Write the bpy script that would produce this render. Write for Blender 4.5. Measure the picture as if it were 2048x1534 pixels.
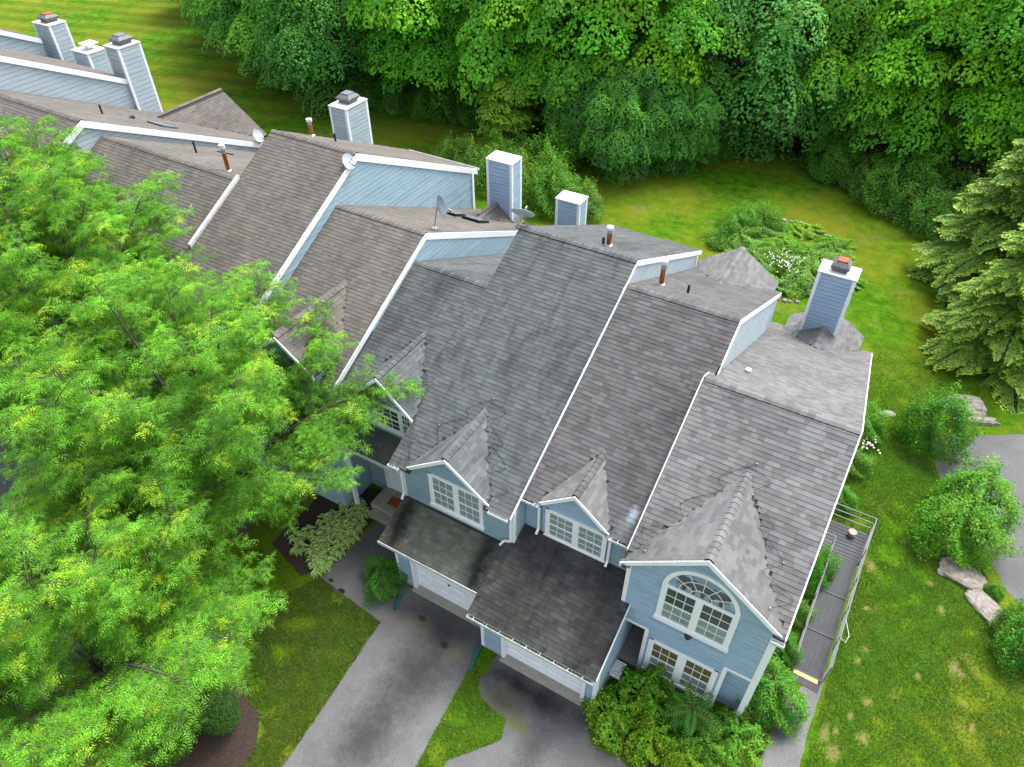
import bpy, bmesh, math, random
import numpy as np
from mathutils import Matrix, Vector
R = math.radians
for o in list(bpy.data.objects): bpy.data.objects.remove(o)
scene = bpy.context.scene
C = scene.collection

# ------------------------------------------------------------------ camera
CAMLOC = (0.0, 0.0, 22.0)
def make_camera(f_px=1442.0, pitch=42.22, yaw=30.43, roll=-0.25):
    p, y, r = R(pitch), R(yaw), R(roll)
    fh = Vector((-math.sin(y), math.cos(y), 0)); rt = Vector((math.cos(y), math.sin(y), 0)); up = Vector((0, 0, 1))
    fw = fh*math.cos(p) - up*math.sin(p); u = fh*math.sin(p) + up*math.cos(p)
    rx = rt*math.cos(r) + u*math.sin(r); uy = -rt*math.sin(r) + u*math.cos(r)
    cd = bpy.data.cameras.new('camera'); cd.sensor_width = 36; cd.sensor_fit = 'HORIZONTAL'
    cd.lens = f_px/2048*36; cd.clip_start = .1; cd.clip_end = 1000
    co = bpy.data.objects.new('camera', cd); C.objects.link(co)
    m = Matrix.Identity(4)
    for i in range(3): m[i][0] = rx[i]; m[i][1] = uy[i]; m[i][2] = -fw[i]; m[i][3] = CAMLOC[i]
    co.matrix_world = m; scene.camera = co
make_camera()

# ------------------------------------------------------------------ light
SUN_EL, SUN_AZ = 61, 16          # degrees; azimuth from +Y towards +X
world = bpy.data.worlds.new('World'); scene.world = world; world.use_nodes = True
wn = world.node_tree; bg = wn.nodes['Background']
sky = wn.nodes.new('ShaderNodeTexSky'); sky.sky_type = 'NISHITA'; sky.sun_disc = False
sky.sun_elevation = R(SUN_EL); sky.sun_rotation = R(SUN_AZ); sky.air_density = 1.0; sky.dust_density = 4.0; sky.ozone_density = 0.6
hs = wn.nodes.new('ShaderNodeHueSaturation'); hs.inputs['Saturation'].default_value = .45      # overcast: nearly white sky
wn.links.new(sky.outputs[0], hs.inputs['Color']); wn.links.new(hs.outputs[0], bg.inputs[0]); bg.inputs[1].default_value = 0.15
sl = bpy.data.lights.new('sun', 'SUN'); sl.energy = 1.5; sl.angle = R(24); sl.color = (1, .985, .96)
so = bpy.data.objects.new('sun', sl); C.objects.link(so)
sd = Vector((math.sin(R(SUN_AZ))*math.cos(R(SUN_EL)), math.cos(R(SUN_AZ))*math.cos(R(SUN_EL)), math.sin(R(SUN_EL))))
so.rotation_euler = sd.to_track_quat('Z', 'Y').to_euler(); so.location = (0, 30, 60)
vs = scene.view_settings; vs.view_transform = 'Standard'; vs.look = 'None'; vs.gamma = 1; vs.use_curve_mapping = False
vs.exposure = 1.65
scene.render.engine = 'CYCLES'
scene.cycles.max_bounces = 6; scene.cycles.transparent_max_bounces = 6

# ------------------------------------------------------------------ materials
def nn(nt, t, **kw):
    n = nt.nodes.new(t)
    for k, v in kw.items():
        if k.startswith('i_'): n.inputs[k[2:].replace('_', ' ')].default_value = v
        else: setattr(n, k, v)
    return n
def ramp(nt, src, stops):
    r = nn(nt, 'ShaderNodeValToRGB'); e = r.color_ramp.elements
    while len(e) < len(stops): e.new(.5)
    for k, (p, c) in zip(e, stops): k.position = p; k.color = (*c, 1) if len(c) == 3 else c
    nt.links.new(src, r.inputs[0]); return r.outputs[0]
def mixc(nt, fac, a, b, mode='MIX'):
    m = nn(nt, 'ShaderNodeMix', data_type='RGBA', blend_type=mode)
    for s, v in ((m.inputs[0], fac), (m.inputs[6], a), (m.inputs[7], b)):
        if isinstance(v, (int, float)): s.default_value = v
        elif isinstance(v, tuple): s.default_value = (*v, 1) if len(v) == 3 else v
        else: nt.links.new(v, s)
    return m.outputs[2]
def math_n(nt, op, a, b=0.0, clamp=False):
    m = nn(nt, 'ShaderNodeMath', operation=op, use_clamp=clamp)
    for s, v in ((m.inputs[0], a), (m.inputs[1], b)):
        if isinstance(v, (int, float)): s.default_value = v
        else: nt.links.new(v, s)
    return m.outputs[0]
def noise(nt, scale, detail=4, rough=.6, vec=None, dist=0):
    n = nn(nt, 'ShaderNodeTexNoise'); n.inputs['Scale'].default_value = scale; n.inputs['Detail'].default_value = detail
    n.inputs['Roughness'].default_value = rough; n.inputs['Distortion'].default_value = dist
    if vec is not None: nt.links.new(vec, n.inputs['Vector'])
    return n.outputs['Fac']
def posn(nt): return nn(nt, 'ShaderNodeNewGeometry').outputs['Position']
def scalev(nt, v, s):
    m = nn(nt, 'ShaderNodeVectorMath', operation='MULTIPLY'); nt.links.new(v, m.inputs[0]); m.inputs[1].default_value = s; return m.outputs[0]
def new_mat(name):
    m = bpy.data.materials.new(name); m.use_nodes = True; nt = m.node_tree
    return m, nt, nt.nodes['Principled BSDF']
def setc(nt, b, c, rough=.8, spec=.3):
    nt.links.new(c, b.inputs['Base Color']) if not isinstance(c, tuple) else setattr(b.inputs['Base Color'], 'default_value', (*c, 1))
    b.inputs['Roughness'].default_value = rough; b.inputs['Specular IOR Level'].default_value = spec
def bump(nt, b, h, strength=.3, dist=.01):
    n = nn(nt, 'ShaderNodeBump'); n.inputs['Strength'].default_value = strength; n.inputs['Distance'].default_value = dist
    nt.links.new(h, n.inputs['Height']); nt.links.new(n.outputs[0], b.inputs['Normal'])
def plain(name, col, rough=.7, var=.25, scale=3., metal=0, spec=.3, dirt=None, dirtcol=(.12, .11, .09)):
    m, nt, b = new_mat(name); p = posn(nt)
    n = noise(nt, scale, 6, .65, p)
    c = mixc(nt, 1.0, tuple(col), ramp(nt, n, [(.25, (1-var,)*3), (.75, (1+var*.4,)*3)]), 'MULTIPLY')
    if dirt:
        d = ramp(nt, noise(nt, dirt, 8, .72, p), [(.52, (0, 0, 0)), (.72, (1, 1, 1))])
        c = mixc(nt, math_n(nt, 'MULTIPLY', d, .55), c, dirtcol)
    setc(nt, b, c, rough, spec); b.inputs['Metallic'].default_value = metal
    return m
M = {}
M['white'] = plain('white_paint', (.80, .81, .82), .55, .1, 2.5, dirt=5., dirtcol=(.64, .65, .65))
M['white_old'] = plain('white_paint_weathered', (.60, .62, .62), .7, .3, 4., dirt=7., dirtcol=(.2, .2, .19))
M['white_cap'] = plain('white_metal_cap', (.86, .87, .88), .45, .05, 1.5)
M['dirty_cap'] = plain('stained_metal_cap', (.62, .62, .60), .6, .3, 3., dirt=3., dirtcol=(.16, .15, .14))
M['dark'] = plain('roof_deck_felt', (.035, .035, .037), .95, .2, 4.)
M['black_pipe'] = plain('black_vent_pipe', (.02, .02, .02), .5, .2, 6.)
M['steel'] = plain('galvanised_steel', (.42, .43, .44), .4, .3, 9., metal=.7, dirt=8., dirtcol=(.2, .15, .1))
M['alu'] = plain('aluminium', (.22, .225, .23), .45, .2, 8., metal=.3)
M['ramp_grey'] = plain('dark_metal_ramp_deck', (.03, .032, .035), .6, .35, 3., dirt=2.5, dirtcol=(.06, .06, .06))
M['rib_grey'] = plain('ramp_rib', (.05, .053, .057), .6, .3, 5.)
M['yellow'] = plain('safety_yellow', (.62, .42, .15), .7, .3, 6., dirt=8.)
M['dishgrey'] = plain('dish_grey', (.40, .43, .47), .45, .12, 4.)
M['dishdark'] = plain('dish_dark', (.10, .12, .145), .45, .12, 4.)
M['caphood'] = plain('chimney_hood_metal', (.13, .135, .15), .6, .5, 7., dirt=9., dirtcol=(.28, .22, .18))
M['concrete'] = plain('concrete', (.33, .305, .26), .9, .25, 5., dirt=6., dirtcol=(.2, .18, .15))
M['greenpipe'] = plain('green_drain_pipe', (.008, .10, .075), .45, .2, 6.)
M['mat_red'] = plain('door_mat', (.30, .07, .03), .95, .5, 12.)
M['bark'] = plain('bark', (.13, .11, .09), .95, .5, 8.)
M['barkgrey'] = plain('lichen_bark', (.085, .075, .062), .95, .5, 7.)
M['cable'] = plain('black_cable', (.012, .012, .013), .5, .1, 3.)
M['screen'] = plain('interior_blind', (.55, .57, .56), .8, .2, 2.)
M['interior'] = plain('interior_dark', (.10, .115, .11), .8, .5, 1.5)
M['interior_warm'] = plain('interior_shade', (.34, .22, .09), .8, .35, 2.)
M['mulch'] = plain('mulch', (.05, .034, .025), .98, .7, 14.)
M['leafdebris'] = plain('gutter_debris', (.06, .08, .018), .95, .7, 16., dirt=9., dirtcol=(.09, .06, .03))

def rust_mat():
    m, nt, b = new_mat('rusty_flue'); p = posn(nt)
    n = noise(nt, 2.2, 5, .7, scalev(nt, p, (6, 6, .9)))
    setc(nt, b, ramp(nt, n, [(.36, (.035, .012, .008)), (.5, (.22, .055, .012)), (.58, (.38, .13, .03)), (.72, (.10, .045, .02))]), .7); return m
M['rust'] = rust_mat()
def siding_mat(name, col):
    m, nt, b = new_mat(name); p = posn(nt)
    a = noise(nt, 1.6, 5, .6, scalev(nt, p, (.7, .7, 2.2)))
    g = noise(nt, 30, 3, .6, scalev(nt, p, (.15, .15, 1)))
    c = mixc(nt, 1.0, tuple(col), ramp(nt, a, [(.25, (.84, .86, .88)), (.75, (1.1, 1.09, 1.08))]), 'MULTIPLY')
    c = mixc(nt, .5, c, ramp(nt, g, [(.3, (.82,)*3), (.7, (1.12,)*3)]), 'MULTIPLY')
    d = ramp(nt, noise(nt, 2.3, 9, .75, p), [(.58, (0, 0, 0)), (.78, (1, 1, 1))])
    c = mixc(nt, math_n(nt, 'MULTIPLY', d, .4), c, (.42, .45, .46))
    setc(nt, b, c, .6, .3); bump(nt, b, g, .15, .004); return m
M['blue'] = siding_mat('blue_painted_siding', (.30, .415, .53))
M['paleblue'] = siding_mat('pale_blue_siding', (.30, .42, .48))
M['fadedblue'] = siding_mat('faded_blue_siding', (.37, .44, .475))
M['bluegrey'] = siding_mat('blue_grey_siding', (.25, .35, .415))

def attr_col(nt):
    a = nn(nt, 'ShaderNodeAttribute', attribute_name='Col'); return a.outputs['Color']
def shingle_mat(name, stain=.5, stcol=(.016, .017, .018), moss=0., bands=None, spots=()):
    m, nt, b = new_mat(name); p = posn(nt); c = attr_col(nt)
    gr = noise(nt, 140, 2, .6, p)
    c = mixc(nt, .8, c, ramp(nt, gr, [(.25, (.8,)*3), (.75, (1.2,)*3)]), 'MULTIPLY')
    # soft drift of weathering and streaks running down the slope
    big = noise(nt, .55, 5, .6, scalev(nt, p, (1.3, .55, .55)))
    c = mixc(nt, 1.0, c, ramp(nt, big, [(.3, (.80, .80, .80)), (.68, (1.12, 1.12, 1.12))]), 'MULTIPLY')
    st = ramp(nt, noise(nt, .9, 6, .65, scalev(nt, p, (2.6, .5, .5)), .4), [(.50, (0, 0, 0)), (.70, (1, 1, 1))])
    c = mixc(nt, math_n(nt, 'MULTIPLY', st, stain), c, stcol)
    if bands:
        sx = nn(nt, 'ShaderNodeSeparateXYZ'); nt.links.new(p, sx.inputs[0])
        wob = math_n(nt, 'MULTIPLY', math_n(nt, 'SUBTRACT', noise(nt, 2.2, 5, .7, p), .5), .9)
        for (bx, bw, amt) in bands:
            d = math_n(nt, 'ABSOLUTE', math_n(nt, 'SUBTRACT', math_n(nt, 'ADD', sx.outputs[0], wob), bx))
            k = math_n(nt, 'MULTIPLY', math_n(nt, 'SUBTRACT', 1.0, math_n(nt, 'DIVIDE', d, bw), True), amt, True)
            c = mixc(nt, k, c, (.012, .012, .013))
    for (x, y, rx, ry, amt, col) in spots:      # spilled paint
        sh = nn(nt, 'ShaderNodeVectorMath', operation='SUBTRACT'); nt.links.new(p, sh.inputs[0]); sh.inputs[1].default_value = (x, y, 0)
        ln = nn(nt, 'ShaderNodeVectorMath', operation='LENGTH'); nt.links.new(scalev(nt, sh.outputs[0], (1/rx, 1/ry, 0)), ln.inputs[0])
        wob = math_n(nt, 'MULTIPLY', math_n(nt, 'SUBTRACT', noise(nt, 9, 5, .7, p), .5), 1.6)
        c = mixc(nt, math_n(nt, 'MULTIPLY', math_n(nt, 'SUBTRACT', 1.2, math_n(nt, 'ADD', ln.outputs[1], wob), True), amt, True), c, col)
    if moss:
        ms = ramp(nt, noise(nt, 1.1, 6, .7, p), [(.45, (0, 0, 0)), (.68, (1, 1, 1))])
        c = mixc(nt, math_n(nt, 'MULTIPLY', ms, moss), c, (.085, .096, .05))
    setc(nt, b, c, .92, .25); bump(nt, b, gr, .3, .004)
    return m
M['sh_grey'] = shingle_mat('grey_shingle', .2, spots=[(-3.42, 12.55, .16, .3, .8, (.26, .31, .35)), (-3.5, 12.2, .3, .3, .35, (.18, .2, .22))])
M['sh_green'] = shingle_mat('green_grey_shingle', .6)
M['sh_brown'] = shingle_mat('brown_shingle', .25, (.032, .029, .027))
M['sh_garage_dark'] = shingle_mat('stained_dark_shingle', .75, (.010, .010, .011), .25, bands=[(-5.9, .9, .5), (-3.5, .5, .5)])
M['sh_garage_moss'] = shingle_mat('mossy_shingle', .15, moss=.35, bands=[(-10.45, .55, 1.1), (-7.35, .6, 1.1)])

def leaf_mat(name, trans=.36, rough=.5, gloss=.02):
    m = bpy.data.materials.new(name); m.use_nodes = True; nt = m.node_tree; nt.nodes.clear()
    out = nn(nt, 'ShaderNodeOutputMaterial'); c0 = attr_col(nt)
    oi = nn(nt, 'ShaderNodeObjectInfo')
    c = mixc(nt, 1.0, c0, oi.outputs['Color'], 'MULTIPLY')
    d = nn(nt, 'ShaderNodeBsdfDiffuse'); t = nn(nt, 'ShaderNodeBsdfTranslucent'); g = nn(nt, 'ShaderNodeBsdfGlossy')
    g.inputs['Roughness'].default_value = rough; g.inputs['Color'].default_value = (.8, .85, .8, 1)
    nt.links.new(c, d.inputs[0]); nt.links.new(mixc(nt, 1.0, c, (1.15, 1.1, .55), 'MULTIPLY'), t.inputs[0])
    m1 = nn(nt, 'ShaderNodeMixShader'); m1.inputs[0].default_value = trans
    nt.links.new(d.outputs[0], m1.inputs[1]); nt.links.new(t.outputs[0], m1.inputs[2])
    m2 = nn(nt, 'ShaderNodeMixShader'); m2.inputs[0].default_value = gloss
    nt.links.new(m1.outputs[0], m2.inputs[1]); nt.links.new(g.outputs[0], m2.inputs[2])
    nt.links.new(m2.outputs[0], out.inputs[0]); return m
M['leaf'] = leaf_mat('foliage')
M['grassblade'] = leaf_mat('grass_blade', .25, .6, .03)

def glass_mat():
    m = bpy.data.materials.new('window_glass'); m.use_nodes = True; nt = m.node_tree; nt.nodes.clear()
    out = nn(nt, 'ShaderNodeOutputMaterial'); t = nn(nt, 'ShaderNodeBsdfTransparent'); t.inputs[0].default_value = (.86, .9, .9, 1)
    g = nn(nt, 'ShaderNodeBsdfGlossy'); g.inputs['Roughness'].default_value = .03
    f = nn(nt, 'ShaderNodeLayerWeight'); f.inputs[0].default_value = .5
    mx = nn(nt, 'ShaderNodeMixShader'); nt.links.new(math_n(nt, 'ADD', math_n(nt, 'MULTIPLY', math_n(nt, 'POWER', f.outputs['Facing'], 3.), .5), .05), mx.inputs[0])
    nt.links.new(t.outputs[0], mx.inputs[1]); nt.links.new(g.outputs[0], mx.inputs[2]); nt.links.new(mx.outputs[0], out.inputs[0]); return m
M['glass'] = glass_mat()

SAND = [(6.54, 16.37, 0.17, 0.31), (6.77, 16.22, 0.12, 0.2), (4.38, 13.86, 0.2, 0.21), (3.47, 12.23, 0.13, 0.32), (3.74, 12.48, 0.11, 0.16), (4.46, 12.68, 0.2, 0.24), (3.8, 11.8, 0.25, 0.32), (5.59, 15.5, 0.1, 0.19), (4.01, 15.6, 0.15, 0.15), (3.87, 15.08, 0.13, 0.18), (5.48, 19.25, 0.11, 0.14), (4.41, 20.69, 0.13, 0.17), (5.95, 18.34, 0.15, 0.26), (3.59, 18.95, 0.15, 0.26), (3.75, 17.15, 0.13, 0.13), (6.94, 15.29, 0.09, 0.14), (4.01, 13.15, 0.11, 0.16), (7.21, 14.59, 0.1, 0.19)]
def grass_mat():
    m, nt, b = new_mat('lawn'); p = posn(nt)
    f = noise(nt, 11, 8, .82, p); md = noise(nt, 1.6, 5, .65, p); lg = noise(nt, .16, 4, .6, p)
    c = ramp(nt, md, [(.3, (.022, .072, .003)), (.5, (.048, .125, .005)), (.72, (.09, .18, .009))])
    c = mixc(nt, ramp(nt, lg, [(.42, (0, 0, 0)), (.66, (.8,)*3)]), c, (.135, .145, .014))
    c = mixc(nt, .85, c, ramp(nt, f, [(.32, (.35, .42, .35)), (.68, (1.6, 1.5, 1.35))]), 'MULTIPLY')
    # dry / bare patches
    br = noise(nt, .75, 5, .7, p, .6)
    c = mixc(nt, math_n(nt, 'MULTIPLY', ramp(nt, br, [(.56, (0, 0, 0)), (.70, (1, 1, 1))]), .6), c, (.16, .135, .045))
    # mowing stripes on the long back lawn
    sx = nn(nt, 'ShaderNodeSeparateXYZ'); nt.links.new(p, sx.inputs[0])
    w = nn(nt, 'ShaderNodeTexWave', wave_type='BANDS', bands_direction='Y'); w.inputs['Scale'].default_value = .13; w.inputs['Distortion'].default_value = .6
    w.inputs['Detail'].default_value = 2
    rot = nn(nt, 'ShaderNodeVectorRotate'); rot.inputs['Angle'].default_value = R(-14); nt.links.new(p, rot.inputs[0]); nt.links.new(rot.outputs[0], w.inputs[0])
    far = math_n(nt, 'MULTIPLY', math_n(nt, 'SUBTRACT', math_n(nt, 'MULTIPLY', sx.outputs[0], -.05), 1.6, True), .9, True)
    c = mixc(nt, far, c, ramp(nt, w.outputs['Fac'], [(.3, (.84, .87, .83)), (.7, (1.12, 1.1, 1.1))]), 'MULTIPLY')
    # worn patches of sandy soil on the side lawn
    wob = math_n(nt, 'MULTIPLY', math_n(nt, 'SUBTRACT', noise(nt, 7, 6, .75, p), .5), 1.9)
    for (x, y, rx, ry) in SAND:
        sh = nn(nt, 'ShaderNodeVectorMath', operation='SUBTRACT'); nt.links.new(p, sh.inputs[0]); sh.inputs[1].default_value = (x, y, 0)
        ln = nn(nt, 'ShaderNodeVectorMath', operation='LENGTH'); nt.links.new(scalev(nt, sh.outputs[0], (1/rx, 1/ry, 0)), ln.inputs[0])
        c = mixc(nt, math_n(nt, 'MULTIPLY', math_n(nt, 'SUBTRACT', 1.25, math_n(nt, 'ADD', ln.outputs[1], wob), True), .62, True), c, (.21, .15, .072))
    setc(nt, b, c, .98, .03); bump(nt, b, f, .9, .05); return m
M['grass'] = grass_mat()
def dirtgrass_mat():
    m, nt, b = new_mat('forest_floor'); p = posn(nt)
    c = ramp(nt, noise(nt, 3, 6, .7, p), [(.3, (.02, .02, .01)), (.6, (.035, .045, .012)), (.8, (.06, .05, .025))])
    setc(nt, b, c, .98, .1); return m
M['forest'] = dirtgrass_mat()
def asphalt_mat(name, base, stains=()):
    m, nt, b = new_mat(name); p = posn(nt)
    f = noise(nt, 55, 3, .7, p); md = noise(nt, .55, 5, .6, p)
    c = mixc(nt, 1.0, tuple(base), ramp(nt, md, [(.3, (.72, .72, .73)), (.7, (1.14, 1.14, 1.13))]), 'MULTIPLY')
    c = mixc(nt, 1.0, c, ramp(nt, f, [(.3, (.55,)*3), (.7, (1.4,)*3)]), 'MULTIPLY')
    # hairline cracks
    v = nn(nt, 'ShaderNodeTexVoronoi', feature='DISTANCE_TO_EDGE'); v.inputs['Scale'].default_value = .45
    wv = nn(nt, 'ShaderNodeVectorMath', operation='ADD'); nt.links.new(p, wv.inputs[0])
    nz = nn(nt, 'ShaderNodeTexNoise'); nz.inputs['Scale'].default_value = 1.6; nz.inputs['Detail'].default_value = 6; nt.links.new(p, nz.inputs['Vector']); nt.links.new(nz.outputs['Color'], wv.inputs[1])
    nt.links.new(wv.outputs[0], v.inputs['Vector'])
    ck = math_n(nt, 'MULTIPLY', ramp(nt, v.outputs['Distance'], [(.004, (1, 1, 1)), (.014, (0, 0, 0))]), ramp(nt, noise(nt, .5, 2, .5, p), [(.55, (0, 0, 0)), (.66, (.45,)*3)]))
    c = mixc(nt, ck, c, (.02, .02, .02))
    for (x, y, rx, ry, amt, col) in stains:
        sh = nn(nt, 'ShaderNodeVectorMath', operation='SUBTRACT'); nt.links.new(p, sh.inputs[0]); sh.inputs[1].default_value = (x, y, 0)
        s2 = scalev(nt, sh.outputs[0], (1/rx, 1/ry, 0))
        ln = nn(nt, 'ShaderNodeVectorMath', operation='LENGTH'); nt.links.new(s2, ln.inputs[0])
        wob = math_n(nt, 'MULTIPLY', math_n(nt, 'SUBTRACT', noise(nt, 2.6/max(rx, .25), 8, .78, p), .5), 1.9)
        k = math_n(nt, 'MULTIPLY', math_n(nt, 'SUBTRACT', 1.15, math_n(nt, 'ADD', ln.outputs[1], wob), True), amt, True)
        c = mixc(nt, k, c, col)
    setc(nt, b, c, .9, .25); bump(nt, b, f, .5, .006); return m
OIL = (.018, .018, .02); MOSS = (.08, .10, .02)
M['asphalt'] = asphalt_mat('asphalt_drive', (.122, .122, .122), [(-8.0, 7.7, 1.1, 1.9, .75, OIL), (-8.2, 5.4, .9, 1.3, .75, OIL), (-8.2, 9.4, 1.9, .8, .7, OIL), (-8.1, 6.6, 1.3, 4.2, .4, OIL), (-9.0, 9.3, .16, .1, 3, (.01,)*3), (-7.8, 8.9, .17, .11, 3, (.01,)*3), (-12.0, 8.75, .14, .09, 3, (.012,)*3), (-12.6, 8.9, .1, .07, 3, (.012,)*3),
                             (-9.2, 9.0, 1.0, .4, .5, (.16, .14, .09)), (-7.3, 8.9, .5, .5, .5, (.15, .14, .08)), (-12.6, 10.5, 1.0, 1.5, .7, (.07, .068, .068))])
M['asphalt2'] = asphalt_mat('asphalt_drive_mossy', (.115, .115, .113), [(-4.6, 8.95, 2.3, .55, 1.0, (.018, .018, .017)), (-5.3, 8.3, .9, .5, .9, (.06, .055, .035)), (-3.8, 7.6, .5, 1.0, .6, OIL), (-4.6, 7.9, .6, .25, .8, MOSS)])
M['asphalt_walk'] = asphalt_mat('asphalt_walk', (.145, .145, .142), [(2.15, 11.6, .4, .3, 1.0, (.05,)*3), (2.7, 11.9, .25, .12, .7, (.08,)*3)])
M['asphalt_right'] = asphalt_mat('asphalt_lane', (.11, .11, .113))
def rock_mat():
    m, nt, b = new_mat('rock'); p = posn(nt); f = noise(nt, 5, 10, .75, p)
    c = ramp(nt, f, [(.3, (.10, .09, .075)), (.5, (.23, .205, .18)), (.72, (.38, .36, .33))])
    c = mixc(nt, ramp(nt, noise(nt, 2.2, 4, .6, p), [(.55, (0, 0, 0)), (.7, (.6,)*3)]), c, (.10, .11, .05))
    setc(nt, b, c, .95, .2); bump(nt, b, f, .8, .06); return m
M['rock'] = rock_mat()

# ------------------------------------------------------------------ mesh helpers
def setcolors(me, corner_cols):
    a = me.color_attributes.new('Col', 'FLOAT_COLOR', 'CORNER')
    a.data.foreach_set('color', np.asarray(corner_cols, np.float32).ravel())
def np_mesh(name, V, Q, colors=None):
    """V (n,3); Q (m,k) index array; colors (m,3) per face."""
    V = np.asarray(V, np.float32); Q = np.asarray(Q, np.int32); m, k = Q.shape
    me = bpy.data.meshes.new(name)
    me.vertices.add(len(V)); me.vertices.foreach_set('co', V.ravel())
    me.loops.add(m*k); me.loops.foreach_set('vertex_index', Q.ravel())
    me.polygons.add(m); me.polygons.foreach_set('loop_start', np.arange(0, m*k, k, dtype=np.int32))
    me.polygons.foreach_set('loop_total', np.full(m, k, np.int32))
    me.polygons.foreach_set('use_smooth', np.zeros(m, bool)); me.update(calc_edges=True)
    if colors is not None:
        c4 = np.ones((m, k, 4), np.float32); c4[:, :, :3] = np.asarray(colors, np.float32)[:, None, :]
        setcolors(me, c4)
    return me
def put(o, parent=None, label=None, cat=None, group=None, kind=None):
    C.objects.link(o)
    if parent is not None:
        o.parent = parent
        if parent.type == 'EMPTY': o.matrix_parent_inverse = Matrix.Translation(-parent.location)
    for k, v in (('label', label), ('category', cat), ('group', group), ('kind', kind)):
        if v: o[k] = v
    return o
def mesh_obj(name, me, mat, parent=None, **kw):
    if mat and not me.materials: me.materials.append(M[mat] if isinstance(mat, str) else mat)
    return put(bpy.data.objects.new(name, me), parent, **kw)
def root(name, loc, label, cat, group=None):
    e = bpy.data.objects.new(name, None); e.empty_display_size = .3; e.location = loc
    return put(e, None, label, cat, group)
class MB:
    def __init__(s): s.v = []; s.f = []
    def poly(s, pts): n = len(s.v); s.v += [tuple(p) for p in pts]; s.f.append(tuple(range(n, n+len(pts)))); return s
    def box(s, a, b):
        (x0, y0, z0), (x1, y1, z1) = a, b; n = len(s.v)
        s.v += [(x0, y0, z0), (x1, y0, z0), (x1, y1, z0), (x0, y1, z0), (x0, y0, z1), (x1, y0, z1), (x1, y1, z1), (x0, y1, z1)]
        s.f += [tuple(n+i for i in q) for q in ((0, 3, 2, 1), (4, 5, 6, 7), (0, 1, 5, 4), (1, 2, 6, 5), (2, 3, 7, 6), (3, 0, 4, 7))]; return s
    def hexa(s, p):     # 8 points: bottom 4 (ccw), top 4
        n = len(s.v); s.v += [tuple(q) for q in p]
        s.f += [tuple(n+i for i in q) for q in ((0, 3, 2, 1), (4, 5, 6, 7), (0, 1, 5, 4), (1, 2, 6, 5), (2, 3, 7, 6), (3, 0, 4, 7))]; return s
    def bar(s, a, b, w, h, up=(0, 0, 1)):
        a, b = Vector(a), Vector(b); d = (b-a).normalized(); sd_ = d.cross(Vector(up))
        if sd_.length < 1e-4: sd_ = Vector((1, 0, 0))
        sd_.normalize(); u = sd_.cross(d).normalized()
        c = [(-w/2, -h/2), (w/2, -h/2), (w/2, h/2), (-w/2, h/2)]
        return s.hexa([a+sd_*x+u*z for x, z in c] + [b+sd_*x+u*z for x, z in c])
    def prism(s, pts, d):      # closed polygon extruded by vector d
        n = len(s.v); k = len(pts); d = Vector(d); s.v += [tuple(p) for p in pts] + [tuple(Vector(p)+d) for p in pts]
        s.f.append(tuple(n+i for i in range(k))); s.f.append(tuple(n+k+i for i in reversed(range(k))))
        for i in range(k): j = (i+1) % k; s.f.append((n+j, n+i, n+k+i, n+k+j))
        return s
    def tube(s, pts, rad, sides=8, cap=True):
        pts = [Vector(p) for p in pts]; rad = rad if isinstance(rad, (list, tuple)) else [rad]*len(pts); rings = []
        for i, p in enumerate(pts):
            d = (pts[min(i+1, len(pts)-1)] - pts[max(i-1, 0)]).normalized()
            a = d.cross(Vector((0, 0, 1)) if abs(d.z) < .95 else Vector((1, 0, 0))).normalized(); b_ = d.cross(a)
            n = len(s.v)
            for k in range(sides):
                t = 2*math.pi*k/sides; s.v.append(tuple(p + (a*math.cos(t)+b_*math.sin(t))*rad[i]))
            rings.append(n)
        for n0, n1 in zip(rings[:-1], rings[1:]):
            for k in range(sides): j = (k+1) % sides; s.f.append((n0+k, n0+j, n1+j, n1+k))
        if cap: s.f.append(tuple(rings[0]+k for k in reversed(range(sides)))); s.f.append(tuple(rings[-1]+k for k in range(sides)))
        return s
    def mesh(s, name, fix=True):
        me = bpy.data.meshes.new(name); me.from_pydata(s.v, [], s.f)
        if fix:
            b = bmesh.new(); b.from_mesh(me); bmesh.ops.recalc_face_normals(b, faces=b.faces); b.to_mesh(me); b.free()
        me.update(); return me
    def build(s, name, mat, parent=None, bevel=0, **kw):
        o = mesh_obj(name, s.mesh(name), mat, parent, **kw)
        if bevel: md = o.modifiers.new('bevel', 'BEVEL'); md.width = bevel; md.segments = 2; md.limit_method = 'ANGLE'
        return o
def clip_half(poly, a, b, c):   # keep a*u+b*w+c >= 0
    out = []
    for i in range(len(poly)):
        p, q = poly[i], poly[(i+1) % len(poly)]; dp = a*p[0]+b*p[1]+c; dq = a*q[0]+b*q[1]+c
        if dp >= 0: out.append(p)
        if (dp >= 0) != (dq >= 0):
            t = dp/(dp-dq); out.append((p[0]+(q[0]-p[0])*t, p[1]+(q[1]-p[1])*t))
    return out
def area2(p): return abs(sum(p[i][0]*p[(i+1) % len(p)][1]-p[(i+1) % len(p)][0]*p[i][1] for i in range(len(p))))/2

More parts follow.
